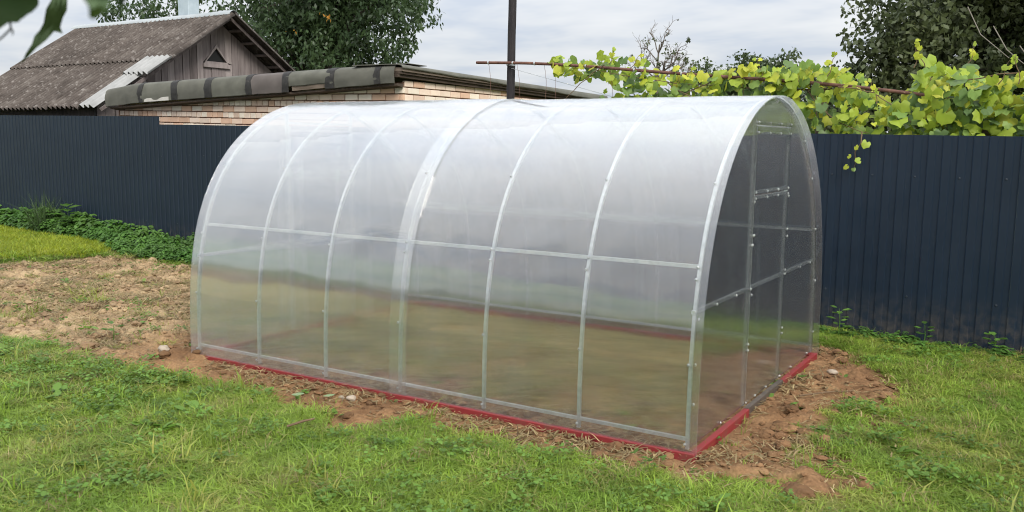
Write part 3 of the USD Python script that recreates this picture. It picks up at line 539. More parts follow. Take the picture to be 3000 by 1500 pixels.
def pipe_at(t): return A([-4.27 + t * 4.75, 4.24, 2.585 - .455 * t + .05 * math.sin(t * math.pi) + .012 * math.sin(t * 9)])
PT = [pipe_at(t) for t in np.linspace(0, 1.02, 26)]
obj("pipe", tube(PT, .0165, 9), m_rust, pipe, smooth=50)
for t in (.035, .105, .165, .30, .42, .53):
    c = pipe_at(t); obj("pipe_ring", tube([c + A([-.008, 0, 0]), c + A([.008, 0, 0])], .0205, 9), m_galv, pipe)
rr = np.random.default_rng(4)
for t in (.035, .115, .19, .215, .36, .52, .66, .8):
    c = pipe_at(t); h = rr.uniform(.45, .75); dx = rr.normal(0, .05) + .05
    obj("hanging_wire", tube([c + A([dx * s + .012 * math.sin(s * 5), .01 * math.sin(s * 7), -h * s]) for s in np.linspace(0, 1, 8)], .0022, 4), m_rust, pipe)
obj("slant_wire", tube([pipe_at(.1) + A([1.55 * s, .1 * s, -.06 - .42 * s]) for s in np.linspace(0, 1, 6)], .0022, 4), m_galv, pipe)
pole2 = thing("vine_stake", "brown wooden stake half hidden in the vine beside the greenhouse ridge", "stake", (-.42, 4.5, 0))
obj("shaft", tube([(0, 0, -.3), (.01, 0, 1.0), (0, .01, 2.36)], [.055, .05, .046], 8), pmat("brown_stake", (.10, .07, .05), (.17, .13, .10), 4, .9, bump=.5, bscale=20, stretch=(5, 5, .6)), pole2, smooth=50)
pole3 = thing("vine_stake", "short brown stake inside the vine at the far right", "stake", (1.0, 4.55, 0))
obj("shaft", tube([(0, 0, -.3), (.01, 0, 1.0), (0, .01, 2.16)], [.05, .045, .04], 8), m_oldwood, pole3, smooth=50)

# ------------------------------------------------------------------ grape vine
def leafmat(name, c1, c2, tr=.35, scale=3.0, rough=.5, rnd=.15, spec=.35, **kw): return pmat(name, c1, c2, scale, rough, rnd=rnd, translucent=tr, spec=spec, **kw)
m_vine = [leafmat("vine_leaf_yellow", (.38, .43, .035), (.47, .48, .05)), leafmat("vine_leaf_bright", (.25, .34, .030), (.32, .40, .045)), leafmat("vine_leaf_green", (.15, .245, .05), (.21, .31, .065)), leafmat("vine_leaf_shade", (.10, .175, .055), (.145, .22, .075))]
m_stem = pmat("vine_stem", (.10, .065, .035), (.17, .11, .06), 6, .9)
def vine_leaf(c, size, nrm, roll, rs):
    """lobed leaf: outline fan with a fold along the midrib and drooping tips"""
    an = np.radians([-90, -62, -40, -12, 12, 38, 62, 80, 90, 100, 118, 142, 168, 192, 220, 242]); r = A([.18, .66, .72, .86, .78, .92, .82, .90, 1.04, .90, .82, .92, .78, .86, .72, .66])
    r = r * (1 + rs.normal(0, .05, len(r))); x, y = r * np.cos(an), r * np.sin(an)
    z = -.34 * np.abs(x) * rs.uniform(-.7, 1.3) - .38 * np.maximum(0, y) ** 2 * rs.uniform(-.3, 1.3) + rs.normal(0, .075, len(r))
    P = np.vstack([np.stack([x, y, z], 1), [[0, -.05, .06]]]) * size * .5
    n = A(nrm, float) / np.linalg.norm(nrm); d = A([0, 0, -1.0]) - n * (-n[2]); d = d / (np.linalg.norm(d) + 1e-9)
    s = np.cross(d, n); ca, sa = math.cos(roll), math.sin(roll); d, s = d * ca + s * sa, s * ca - d * sa
    V = A(c) + P[:, :1] * s + P[:, 1:2] * d + P[:, 2:] * n; k = len(r)
    return V, A([[i, (i + 1) % k, k] for i in range(k)])
vine = thing("grape_vine", "yellow green grape vine spilling over the fence along the rusty pipe", "vine")
rv = np.random.default_rng(17)
TOPX = [-3.3, -3.15, -2.95, -2.8, -2.6, -2.4, -2.0, -1.6, -1.2, -.8, -.45, -.15, .1, .25, .4, .55, .7, .85, 1.0, 1.2, 1.4, 2.0, 2.6]
TOPZ = [2.58, 2.60, 2.58, 2.52, 2.62, 2.54, 2.40, 2.36, 2.38, 2.40, 2.42, 2.34, 2.12, 2.02, 2.22, 2.40, 2.34, 2.44, 2.26, 2.24, 2.32, 2.32, 2.25]
DENS = [.25, .3, .25, .35, 1., .9, .7, .8, .85, 1.1, 1.2, 1.0, .8, .8, 1.0, 1.2, 1.2, 1.3, 1.2, 1.2, 1.2, 1.2, 1.1]
leaves = []
while len(leaves) < 1700:
    x = rv.uniform(-3.3, 2.6)
    if rv.random() > np.interp(x, TOPX, DENS) / 1.3: continue
    t = np.interp(x, TOPX, TOPZ) + rv.normal(0, .03); low = 1.72 if x > -.6 else max(2.0 if x < -2.7 else 1.84, 1.7)
    z = t - (t - low) * rv.random() ** 1.2 * (0.35 if x < -2.75 else 1); depth = rv.random()
    if x < -2.55 and z < t - .2 and rv.random() > .25: continue
    if nz(A([x]), A([z]), 3.2, 71, 2)[0] < .29: continue
    y = 4.08 + .02 * (x < 0) * -x + depth * .75 if z < 2.2 or x > -.5 else 4.12 + .03 * -x + depth * .35
    n = A([rv.normal(.05, .75), -1.0 + rv.normal(0, .45), rv.normal(.75, .65)])
    size = rv.uniform(.095, .17) * (1.2 if x > .2 else 1.0) * (1 if rv.random() < .8 else .6)
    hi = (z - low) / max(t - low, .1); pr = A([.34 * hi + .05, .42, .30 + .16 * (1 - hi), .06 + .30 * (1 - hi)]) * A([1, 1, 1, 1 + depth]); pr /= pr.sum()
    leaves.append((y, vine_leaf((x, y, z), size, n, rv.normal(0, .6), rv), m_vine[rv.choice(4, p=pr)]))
leaves.sort(key=lambda q: q[0] - .25 * q[1][0][:, 2].mean())
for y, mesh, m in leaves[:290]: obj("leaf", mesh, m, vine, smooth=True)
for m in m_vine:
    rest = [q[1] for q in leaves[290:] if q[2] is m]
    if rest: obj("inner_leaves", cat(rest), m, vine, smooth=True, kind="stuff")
def shoot(p, q, sag, r=.006, n=10):
    p, q = A(p, float), A(q, float); t = np.linspace(0, 1, n)[:, None]
    return tube(p + (q - p) * t + A([0, 0, sag]) * (4 * t * (1 - t)) + (rv.random((n, 3)) - .5) * .025, np.linspace(r, r * .5, n), 5)
for p, q, s in (((-.42, 4.4, .0), (-.3, 4.3, 2.3), 0), ((.75, 4.5, 0), (.7, 4.4, 2.3), 0), ((-.3, 4.3, 2.2), (-2.9, 4.22, 2.5), -.08), ((-.2, 4.2, 2.2), (.5, 4.15, 1.85), .1), ((-.5, 4.25, 2.2), (.1, 4.1, 1.8), -.1),
                ((-2.6, 4.2, 2.5), (-3.25, 4.2, 1.95), .05), ((-1.4, 4.2, 2.3), (-2.1, 4.2, 1.9), .03), ((.7, 4.3, 2.2), (1.9, 4.2, 2.2), .1), ((.6, 4.2, 2.2), (.45, 4.2, 2.52), 0), ((-1.9, 4.2, 2.3), (-1.1, 4.2, 1.95), -.05)):
    obj("stem", shoot(p, q, s), m_stem, vine)
for (x0, z0, dx, h) in ((.44, 2.36, .02, .24), (-2.55, 2.5, .07, .16), (-2.3, 2.45, .12, .14), (-.9, 2.3, -.05, .2), (-.3, 2.3, .08, .2), (.86, 2.38, .06, .16), (1.1, 2.2, .08, .2), (1.25, 2.2, -.03, .24), (-1.7, 2.3, .1, .18), (.15, 2.05, -.05, .2)):
    q = [A([x0 + dx * t + .015 * math.sin(6 * t), 4.12 + .03 * max(0, -x0), z0 + h * t]) for t in np.linspace(0, 1, 6)]
    obj("stem", tube(q, np.linspace(.005, .002, 6), 5), m_stem, vine)
    for t in (.45, .7, .9, 1.0):
        obj("shoot_leaf", vine_leaf(q[0] + (q[-1] - q[0]) * t + rv.normal(0, .02, 3), .10 * (1.25 - .7 * t), (rv.normal(0, .7), -1, rv.normal(.5, .4)), rv.normal(0, 1.2), rv), m_vine[int(rv.random() < .4)], vine, smooth=True)
# the shoot hanging down over the front of the fence
hs = [A([.10, 3.80, 1.80]), A([.105, 3.77, 1.70]), A([.06, 3.76, 1.62]), A([.07, 3.765, 1.52]), A([.045, 3.77, 1.45])]
obj("hanging_shoot", tube(hs, [.006, .005, .004, .003, .002], 5), m_stem, vine, label="thin shoot hanging down the front of the fence")
for (a, sz, mm, nn) in (((.07, 3.745, 1.665), .06, 0, (-.5, -1, .3)), ((.155, 3.74, 1.70), .10, 1, (.7, -1, .6)), ((.10, 3.74, 1.55), .075, 1, (.6, -1, .5)), ((.015, 3.745, 1.585), .055, 0, (-.5, -1, .3)), ((.0, 3.745, 1.495), .07, 0, (-.4, -1, .5)), ((.06, 3.745, 1.475), .05, 2, (.3, -1, .3))):
    obj("shoot_leaf", vine_leaf(a, sz, nn, rv.normal(0, .8), rv), m_vine[mm], vine, smooth=True)

# ------------------------------------------------------------------ trees
def leaf_cloud(clumps, n, size, rs, spread=.33, droop=.5, aspect=.45):
    """n folded leaf blades spread in drooping sprays round the clump centres (x, y, z, r)"""
    cl = A(clumps); w = cl[:, 3] ** 2; idx = rs.choice(len(cl), n, p=w / w.sum()); c = cl[idx]
    d = rs.normal(0, 1, (n, 3)); d /= np.linalg.norm(d, axis=1, keepdims=True); rad = rs.random(n) ** .5
    sub = c[:, :3] + d * (c[:, 3] * rad)[:, None]
    k = max(1, n // 14); tw = sub[rs.integers(0, n, k)]; ti = rs.integers(0, k, n)     # gather leaves on twigs
    use = rs.random(n) < .85; base = np.where(use[:, None], tw[ti] + rs.normal(0, spread * .22, (n, 3)) * A([1, 1, .8]), sub)
    ax = rs.normal(0, 1, (n, 3)) + A([0, 0, -droop * 1.6]); ax /= np.linalg.norm(ax, axis=1, keepdims=True)
    nn = rs.normal(0, 1, (n, 3)) + A([0, 0, .6]); s = np.cross(ax, nn); s /= np.linalg.norm(s, axis=1, keepdims=True) + 1e-9; m = np.cross(s, ax)
    L = (size * rs.uniform(.6, 1.3, n))[:, None]
    a, b = base, base + ax * L; mid = base + ax * L * .45 + m * L * .06
    V = np.stack([a, mid + s * L * aspect * .5 - m * L * .05, b, mid - s * L * aspect * .5 - m * L * .05], 1).reshape(-1, 3)
    i = np.arange(n) * 4
    return V, np.vstack([np.stack([i, i + 1, i + 2], 1), np.stack([i, i + 2, i + 3], 1)])
def limbs(base, top, clumps, r0, rs, sides=7):
    out = [tube([base, base + (top - base) * .5 + rs.normal(0, .08, 3), top], [r0, r0 * .75, r0 * .35], sides + 1)]
    for c in clumps:
        t = rs.uniform(.35, .95); p = base + (top - base) * t; q = A(c[:3]); mid = (p + q) / 2 + A([0, 0, .12 * np.linalg.norm(q - p)]) + rs.normal(0, .1, 3)
        out.append(tube([p, mid, q], [r0 * .45 * (1.1 - t) + .02, r0 * .25 * (1.1 - t) + .014, .008], 5))
    return cat(out)
m_bark = pmat("grey_bark", (.035, .028, .022), (.075, .06, .048), 5, .95, bump=.6, bscale=25, stretch=(3, 3, .7))
m_leaf_dark = leafmat("dark_tree_leaf", (.030, .055, .022), (.055, .09, .035), .22, .7, .45, 0.0)
m_leaf_olive = leafmat("olive_tree_leaf", (.045, .062, .024), (.095, .115, .048), .22, .8, .5, 0.0)
m_leaf_mid = leafmat("mid_green_leaf", (.05, .075, .028), (.085, .115, .05), .25, .8, .5, 0.0)
m_orange = leafmat("orange_leaf", (.45, .20, .03), (.5, .26, .04), .3, 3, .5, 0)
def tree(name, label, base, top, clumps, n, size, mat_, seed, r0=.16, extra=None, **kw):
    rs = np.random.default_rng(seed); t = thing(name, label, "tree")
    obj("trunk", limbs(A(base, float), A(top, float), clumps[:40], r0, rs), m_bark, t, smooth=60)
    obj("crown", leaf_cloud(clumps, n, size, rs, **kw), mat_, t)
    if extra: extra(t, rs)
    return t
def blob(cx, cy, cz, rx, ry, rz, n, rs, r=(.5, .95), shell_=.55):
    out = []
    for _ in range(n):
        d = rs.normal(0, 1, 3); d /= np.linalg.norm(d); k = rs.uniform(shell_, 1.0)
        out.append((cx + d[0] * rx * k, cy + d[1] * ry * k, cz + d[2] * rz * k, rs.uniform(*r)))
    return out
rs = np.random.default_rng(31)
cl = blob(-16.8, 14.6, 5.3, 3.9, 2.2, 3.2, 100, rs, (.5, .95), .2) + [(-13.2, 13.6, 4.5, .7), (-12.9, 13.4, 5.3, .75), (-12.5, 13.3, 4.9, .5), (-12.9, 13.4, 3.9, .55), (-13.4, 13.6, 6.1, .8), (-21.5, 13.6, 5.6, .8), (-22.9, 13.4, 5.5, .7), (-24.0, 13.2, 5.6, .5), (-22.4, 13.6, 5.0, .5), (-21.0, 13.6, 6.4, .9), (-19.8, 13.6, 4.9, .8)]
cl = [(a, b, c, r) for a, b, c, r in cl if a < -11.9]
def oranges(t, rs_):
    obj("yellowed_leaves", leaf_cloud([(-14.5, 12.6, 4.75, .25), (-14.2, 12.6, 4.25, .2), (-15.8, 12.6, 4.4, .2)], 14, .11, rs_), m_orange, t, kind="stuff")
tree("broad_tree", "big dark green tree rising behind the wooden barn roof", (-16.8, 14.6, -.2), (-16.6, 14.6, 6.2), cl, 52000, .16, m_leaf_dark, 41, .22, oranges, spread=.5, droop=.7)
rs = np.random.default_rng(32)
cl = blob(2.0, 10.2, 3.4, 3.0, 1.6, 2.5, 170, rs, (.4, .75), .15) + [(-1.15, 9.5, 2.9, .3), (-1.2, 9.5, 2.55, .35), (-.85, 9.5, 3.15, .32), (-.6, 9.5, 2.9, .4), (-.45, 9.5, 3.45, .35), (-.2, 9.5, 3.3, .5), (-1.25, 9.45, 2.2, .35), (-.7, 9.4, 2.3, .5), (-.9, 9.4, 1.9, .5), (0, 9.3, 2.6, .6), (-1.3, 9.5, 3.25, .14), (-.78, 9.5, 3.45, .16), (-.42, 9.5, 3.65, .2), (-1.55, 9.5, 2.55, .13), (-.95, 9.5, 2.75, .42), (-.65, 9.5, 3.1, .42), (-1.1, 9.5, 2.35, .42), (-.5, 9.4, 2.7, .5), (-.3, 9.4, 3.0, .5), (-.1, 9.4, 2.2, .6), (.3, 9.3, 2.9, .6), (.1, 9.4, 3.5, .45), (.5, 9.3, 2.3, .6), (-.75, 9.4, 2.0, .5)]
def bare_twigs(t, rs_):
    obj("twig", cat([tube([(.45 + .3 * k, 8.15, 3.4 - .25 * k), (.62 + .3 * k, 8.1, 3.05 - .2 * k), (.95 + .28 * k, 8.08, 2.75 - .18 * k)], [.007, .006, .004], 5) for k in range(3)]), pmat("pale_twig", (.13, .115, .09), (.17, .15, .12)), t)
tree("fruit_tree", "large olive dark fruit tree filling the top right behind the vine", (2.2, 10.2, -.2), (2.1, 10.2, 4.3), cl, 110000, .10, m_leaf_olive, 42, .2, bare_twigs, spread=.34, droop=.45, aspect=.6)
rs = np.random.default_rng(33)
cl = blob(-2.55, 10.2, 2.45, .62, .5, .55, 16, rs, (.18, .32)) + [(-2.95, 10, 3.0, .2), (-2.85, 10, 2.75, .3), (-2.35, 10, 2.95, .22), (-2.25, 10, 3.1, .16), (-2.0, 10, 2.75, .2), (-1.9, 10, 2.6, .2), (-2.95, 10, 3.15, .1), (-2.6, 10, 2.9, .2), (-3.2, 10, 2.6, .25)]
tree("small_tree", "small loose green tree between the bare tree and the large fruit tree", (-2.5, 10.2, -.1), (-2.5, 10.2, 2.7), cl, 5200, .075, m_leaf_mid, 43, .07, spread=.2, droop=.4, aspect=.55)
rs = np.random.default_rng(34)
for (cx, cy, h, rx, lab, n) in ((-4.35, 9.6, 2.45, .75, "dark olive shrub under the bare tree behind the vine", 4200), (-3.55, 10.6, 3.08, .8, "low wispy shrub right of the bare tree", 3201), (-2.9, 10.8, 3.05, .75, "mid green shrub just left of the small loose tree", 5001), (-1.75, 10.4, 2.85, .6, "mid green shrub between the small loose tree and the large fruit tree", 4001), (-1.2, 10.0, 2.3, 1.0, "dense dark shrub behind the greenhouse ridge end", 6500), (-3.0, 8.6, 2.25, 1.0, "dark shrub low behind the middle of the vine", 6000), (-2.1, 8.9, 2.3, .9, "dark shrub behind the vine below the small loose tree", 6000)):
    cl = blob(cx, cy, h - .75, rx, .5, .7, 16, rs, (.2, .34))
    t = thing("shrub", lab, "shrub"); obj("stems", limbs(A([cx, cy, -.1]), A([cx, cy, h - .4]), cl[:10], .04, rs, 5), m_bark, t); obj("foliage", leaf_cloud(cl, n, .075, rs, spread=.22, aspect=.55), m_leaf_mid if n % 2 else m_leaf_olive, t)
# the bare tree
def bare_tree(base, rs):
    out, tips = [], []
    def grow(p, d, L, r, lev):
        n = 4; pts = [p]
        for k in range(n):
            d = d + rs.normal(0, .13, 3); d /= np.linalg.norm(d); pts.append(pts[-1] + d * L / n)
        out.append(tube(pts, np.linspace(r, r * .55, n + 1), 5))
        if lev == 0: tips.append(pts[-1]); tips.append(pts[-2]); return
        for k in range(rs.integers(3, 5) if lev > 1 else 3):
            q = pts[rs.integers(2, n + 1)]; side = rs.normal(0, 1, 3); side -= d * (side @ d); side /= np.linalg.norm(side)
            nd = d * rs.uniform(.35, .9) + side * rs.uniform(.5, 1.0) + A([0, 0, .15]); grow(q, nd / np.linalg.norm(nd), L * rs.uniform(.45, .68), r * .55, lev - 1)
    out.append(tube([A(base, float), A(base) + A([.03, 0, 1.3]), A(base) + A([0, 0, 2.5])], [.055, .05, .035], 6))
    for az in np.linspace(0, 2 * math.pi, 7)[:-1]:
        grow(A(base) + A([0, 0, 2.3 + .12 * rs.random()]), A([math.cos(az) * .95, math.sin(az) * .5, .35 + .3 * rs.random()]) / 1.15, .44, .016, 3)
    grow(A(base) + A([0, 0, 2.4]), A([0, 0, 1.0]), .62, .022, 3)
    grow(A(base) + A([0, 0, 2.4]), A([.45, 0, .9]), .45, .018, 3)
    return cat(out), tips
rs = np.random.default_rng(12); bt = thing("bare_tree", "small nearly leafless grey tree standing behind the vine", "tree"); (bm, tips) = bare_tree((-4.45, 10, .35), rs)
obj("trunk", bm, pmat("pale_grey_bark", (.09, .075, .062), (.16, .135, .115), 5, .95), bt); obj("crown", leaf_cloud([(*t, .05) for t in tips], 420, .05, rs, spread=.05, aspect=.5), m_leaf_olive, bt)
# what stands on the other side of the garden (seen in the sheets' reflections)
rs = np.random.default_rng(51)
m_far = leafmat("far_hedge_leaf", (.035, .06, .02), (.065, .10, .035), .15, .5, .6, 0.0)
def hedge(x0, y0, x1, y1, h, n, name="far_hedge", lab=None):
    cl = []
    for k in np.linspace(0, 1, 40): cl.append((x0 + (x1 - x0) * k + rs.normal(0, .4), y0 + (y1 - y0) * k + rs.normal(0, .4), h * .55 * rs.uniform(.6, 1.1), h * rs.uniform(.4, .6)))
    obj(name, leaf_cloud(cl, n, .5, rs, spread=1.2), m_far, kind="stuff", label=lab, cat="hedge")
hedge(-60, -22, -16, -34, 3.2, 9000, lab="dense green hedge along the far side of the garden"); hedge(-16, -34, 20, -30, 3.2, 7000, lab="dense green hedge far behind the viewpoint")

# ------------------------------------------------------------------ ground cover
def instancer(name, protos, mats, pos, yaw, scale, idx, kind="stuff", label=None, cat_=None, tilt=None):
    path = numbered("/World", name); pi = UsdGeom.PointInstancer.Define(stage, path); custom(pi.GetPrim(), kind=kind, label=label, category=cat_)
    rel = pi.CreatePrototypesRel()
    for k, (mesh, m) in enumerate(zip(protos, mats)):
        pp = f"{path}/tuft" + (f"_{k:03d}" if k else ""); usdkit.mesh(stage, pp, mesh, m, smooth=False); rel.AddTarget(pp)
    n = len(pos); h = yaw / 2; t = np.zeros((n, 2)) if tilt is None else tilt / 2
    qx = np.stack([np.cos(h) * np.cos(t[:, 0]), np.cos(h) * np.sin(t[:, 0]), np.sin(h) * np.sin(t[:, 0]), np.sin(h) * np.cos(t[:, 0])], 1)
    pi.CreatePositionsAttr(Vt.Vec3fArray.FromNumpy(pos.astype(np.float32)))
    pi.CreateOrientationsAttr(Vt.QuathArray([Gf.Quath(float(a), float(b), float(c), float(d)) for a, b, c, d in qx]))
    pi.CreateScalesAttr(Vt.Vec3fArray.FromNumpy(scale.astype(np.float32))); pi.CreateProtoIndicesAttr(Vt.IntArray.FromNumpy(idx.astype(np.int32)))
    return pi
def blades(n, rad, hmin, hmax, w, lean, rs, bend=.5):
    V, Fc = [], []
    a = rs.uniform(0, 2 * math.pi, n); r = rad * np.sqrt(rs.random(n)); b = rs.uniform(0, 2 * math.pi, n); h = rs.uniform(hmin, hmax, n)
    p = np.stack([r * np.cos(a), r * np.sin(a), np.full(n, -.01)], 1); dirn = np.stack([np.cos(b), np.sin(b), np.zeros(n)], 1); ln = np.abs(rs.normal(lean, lean * .5, n))
    u = np.stack([-np.sin(b + rs.normal(0, .6, n)), np.cos(b), np.zeros(n)], 1); ww = (w * rs.uniform(.6, 1.3, n))[:, None] / 2; h_ = h[:, None]; l_ = ln[:, None]
    m1 = p + A([0, 0, 1]) * h_ * .55 + dirn * h_ * l_ * .4; tip = p + A([0, 0, 1]) * h_ * (1 - bend * np.minimum(l_, 1.2) * .5) + dirn * h_ * l_ * (1 + bend * .4)
    V = np.stack([p - u * ww, p + u * ww, m1 + u * ww * .85, m1 - u * ww * .85, tip], 1).reshape(-1, 3); i = np.arange(n) * 5
    return V, np.vstack([np.stack([i, i + 1, i + 2], 1), np.stack([i, i + 2, i + 3], 1), np.stack([i + 3, i + 2, i + 4], 1)])
def grassmat(name, c1, c2, dry):
    return mat(name, {"g": ("geometry", {}), "oi": ("object_info", {}), "n": ("noise_texture", {"scale": 1.7, "detail": 4.0, "roughness": .6}), "r": ("rgb_ramp", {"ramp": [(.3, c1), (.58, c2), (.75, dry)]}), "mr": ("map_range", {"from_min": 0.0, "from_max": 1.0, "to_min": .62, "to_max": 1.35}),
        "rp": ("map_range", {"from_min": 0.0, "from_max": 1.0, "to_min": .8, "to_max": 1.2}), "mm": ("math", {"math_type": "multiply"}), "hv": ("hsv", {}), "p": ("principled_bsdf", {"roughness": .5, "specular_ior_level": .35}), "t": ("translucent_bsdf", {}), "mc": ("mix_closure", {"fac": .35})},
        [("g.position", "n.vector"), ("n.fac", "r.fac"), ("oi.random", "mr.value"), ("g.random_per_island", "rp.value"), ("mr.result", "mm.value1"), ("rp.result", "mm.value2"), ("mm.value", "hv.value"), ("r.color", "hv.color"), ("hv.color", "p.base_color"), ("hv.color", "t.color"), ("p.BSDF", "mc.closure1"), ("t.BSDF", "mc.closure2")], "mc.closure")
m_grass = grassmat("lawn_grass", (.185, .315, .036), (.285, .405, .054), (.41, .43, .11)); m_grass2 = grassmat("lawn_grass_dull", (.225, .28, .048), (.325, .34, .075), (.44, .385, .145)); m_dry = grassmat("dry_grass", (.36, .275, .135), (.42, .325, .165), (.47, .37, .21))
m_clover = grassmat("clover_leaf", (.115, .22, .03), (.15, .27, .045), (.19, .28, .05)); m_yel = grassmat("yellow_lawn", (.27, .335, .022), (.34, .39, .03), (.38, .40, .05))
rg = np.random.default_rng(77)
gp = [blades(56, .085, .032, .068, .0060, 1.1, rg) for _ in range(7)] + [blades(48, .085, .036, .078, .0056, 1.25, rg) for _ in range(4)] + [blades(22, .085, .04, .08, .0036, 1.1, rg) for _ in range(2)]
gm = [m_grass] * 7 + [m_grass2] * 4 + [m_dry] * 2
gp += [blades(9, .07, .10, .17, .0065, .8, rg) for _ in range(3)]; gm += [m_grass, m_grass2, m_grass]
def scatter(n, x0, x1, y0, y1, keep, rs):
    x, y = rs.uniform(x0, x1, n), rs.uniform(y0, y1, n); k = rs.random(n) < keep(x, y); return x[k], y[k]
def lawn_keep(x, y):
    c = cover(x, y); d = np.hypot(x - CAM[0], y - CAM[1]); inside = (x > -4.06) & (x < .05) & (y > -.02) & (y < W + .03)
    k = ((1 - c) ** 1.3 + .07 * c * (x < -4.4)) * np.clip(7.0 / np.maximum(d, 1), .35, 1.0); k = np.where(y > fence_y(x) - .05, 0, k); k = np.where(inside, 0, k)
    return np.where((x < -10.5) & (y > 1.0), k, k)
x, y = scatter(40000, -13, 3.2, -3.4, 4.0, lawn_keep, rg); n = len(x); sc = rg.uniform(.75, 1.25, n) * (1 + .5 * (nz(x, y, 2.5, 31) - .5)); kindl = rg.random(n) < .025; far = np.clip(np.hypot(x - CAM[0], y - CAM[1]) / 7, 1, 1.9)
pr = nz(x, y, 1.1, 40); dryp = np.exp(-(((x - 1.15) / .45) ** 2 + ((y - 1.0) / .45) ** 2)) * .6 + .35 * (nz(x, y, 2.2, 91) > .63); u = rg.random(n); kind = np.where(rg.random(n) < dryp * .55, np.where(rg.random(n) < .5, rg.integers(7, 11, n), rg.integers(11, 13, n)), np.where(u < .08 + .25 * (pr > .6), rg.integers(7, 11, n), np.where(u > .955 - .06 * (x > .4), rg.integers(11, 13, n), rg.integers(0, 7, n))))
kind = np.where(kindl, rg.integers(13, 16, n), kind)
kind = np.where((cover(x, y) > .6) & (x < -4.4), np.where(rg.random(n) < .6, rg.integers(11, 13, n), rg.integers(7, 11, n)), kind)
instancer("grass", gp, gm, np.stack([x, y, height(x, y)], 1), rg.uniform(0, 6.28, n), np.stack([sc * far, sc * far, sc * rg.uniform(.7, 1.25, n)], 1), kind)
# clover and broad leaves mixed into the lawn
def rosette(n, rad, size, rs, up=.03, lift=.3):
    out = []
    for k in range(n):
        a = rs.uniform(0, 6.28); r = rad * math.sqrt(rs.random()); c = A([r * math.cos(a), r * math.sin(a), up * rs.uniform(.4, 1.2)]); L = size * rs.uniform(.6, 1.2); b = rs.uniform(0, 6.28); d = A([math.cos(b), math.sin(b), rs.normal(0, lift)]); s = A([-math.sin(b), math.cos(b), rs.normal(0, .3)]) * L * .42
        out.append((A([c, c + d * L * .35 + s, c + d * L * .8 + s * .8, c + d * L, c + d * L * .8 - s * .8, c + d * L * .35 - s]), A([[0, 1, 2], [0, 2, 3], [0, 3, 4], [0, 4, 5]])))
    return cat(out)
cp = [rosette(26, .08, .022, rg, .05) for _ in range(4)] + [rosette(9, .05, .05, rg, .045, .5) for _ in range(3)]
def clover_keep(x, y): return lawn_keep(x, y) * smoothstep(.44, .62, nz(x, y, 1.3, 55) + .10 * smoothstep(-2, -5, x)) * (.16 + .35 * smoothstep(-2.6, -4.2, x)) + lawn_keep(x, y) * .015
x, y = scatter(14000, -9, 3.2, -3.4, 4.0, clover_keep, rg); n = len(x); sc = rg.uniform(.7, 1.3, n)
instancer("clover", cp, [m_clover] * 7, np.stack([x, y, height(x, y) + .005], 1), rg.uniform(0, 6.28, n), np.stack([sc] * 3, 1), np.where(rg.random(n) < .93, rg.integers(0, 4, n), rg.integers(4, 7, n)))
# bright yellow green grass strip at the far left
YEL = A([(-19, 4.55), (-14.8, 4.4), (-13.3, 4.25), (-12.05, 4.2), (-11.0, 3.95), (-10.3, 3.2), (-10.4, 2.5), (-10.8, 2.1), (-12.5, 1.8), (-19, 2.0)])
x, y = scatter(9000, -18.5, -10.0, 1.8, 4.6, lambda x, y: smoothstep(-.2, .1, sdist(YEL, x, y) + (nz(x, y, 3, 2) - .5) * .4), rg); n = len(x); sc = rg.uniform(1.2, 2.0, n)
instancer("tall_yellow_grass", [blades(34, .09, .05, .10, .007, .5, rg) for _ in range(4)], [m_yel, m_yel, m_grass, m_yel], np.stack([x, y, np.full(n, -.01)], 1), rg.uniform(0, 6.28, n), np.stack([sc, sc, sc * .9], 1), rg.integers(0, 4, n))
# dry straw and clods on the bare soil
def soil_keep(x, y): return cover(x, y) * np.where((x > -4.06) & (x < .06) & (y > -.03) & (y < W), .9, 1.0) * (.12 + 1.1 * smoothstep(.38, .68, nz(x, y, 2.0, 66)))
def straw(n, rad, rs):
    out = []
    for k in range(n):
        a, b = rs.uniform(0, 6.28, 2); r = rad * math.sqrt(rs.random()); L = rs.uniform(.03, .10); c = A([r * math.cos(a), r * math.sin(a), rs.uniform(.0, .02)]); d = A([math.cos(b), math.sin(b), rs.normal(0, .18)]) * L; s = A([-math.sin(b), math.cos(b), 0]) * .0032
        out.append((A([c - s, c + s, c + d * .5 + s + A([0, 0, .006]), c + d * .5 - s + A([0, 0, .006]), c + d]), A([[0, 1, 2], [0, 2, 3], [3, 2, 4]])))
    return cat(out)
x, y = scatter(10500, -11, 1.3, -.8, 3.5, lambda x, y: soil_keep(x, y) * np.where((x > -4.4) & ((y < 0) | (x > .05)), .42, 1.0), rg); n = len(x); sc = rg.uniform(.8, 1.4, n)
instancer("dry_straw", [straw(13, .13, rg) for _ in range(5)], [m_dry] * 5, np.stack([x, y, height(x, y) + .004], 1), rg.uniform(0, 6.28, n), np.stack([sc] * 3, 1), rg.integers(0, 5, n))
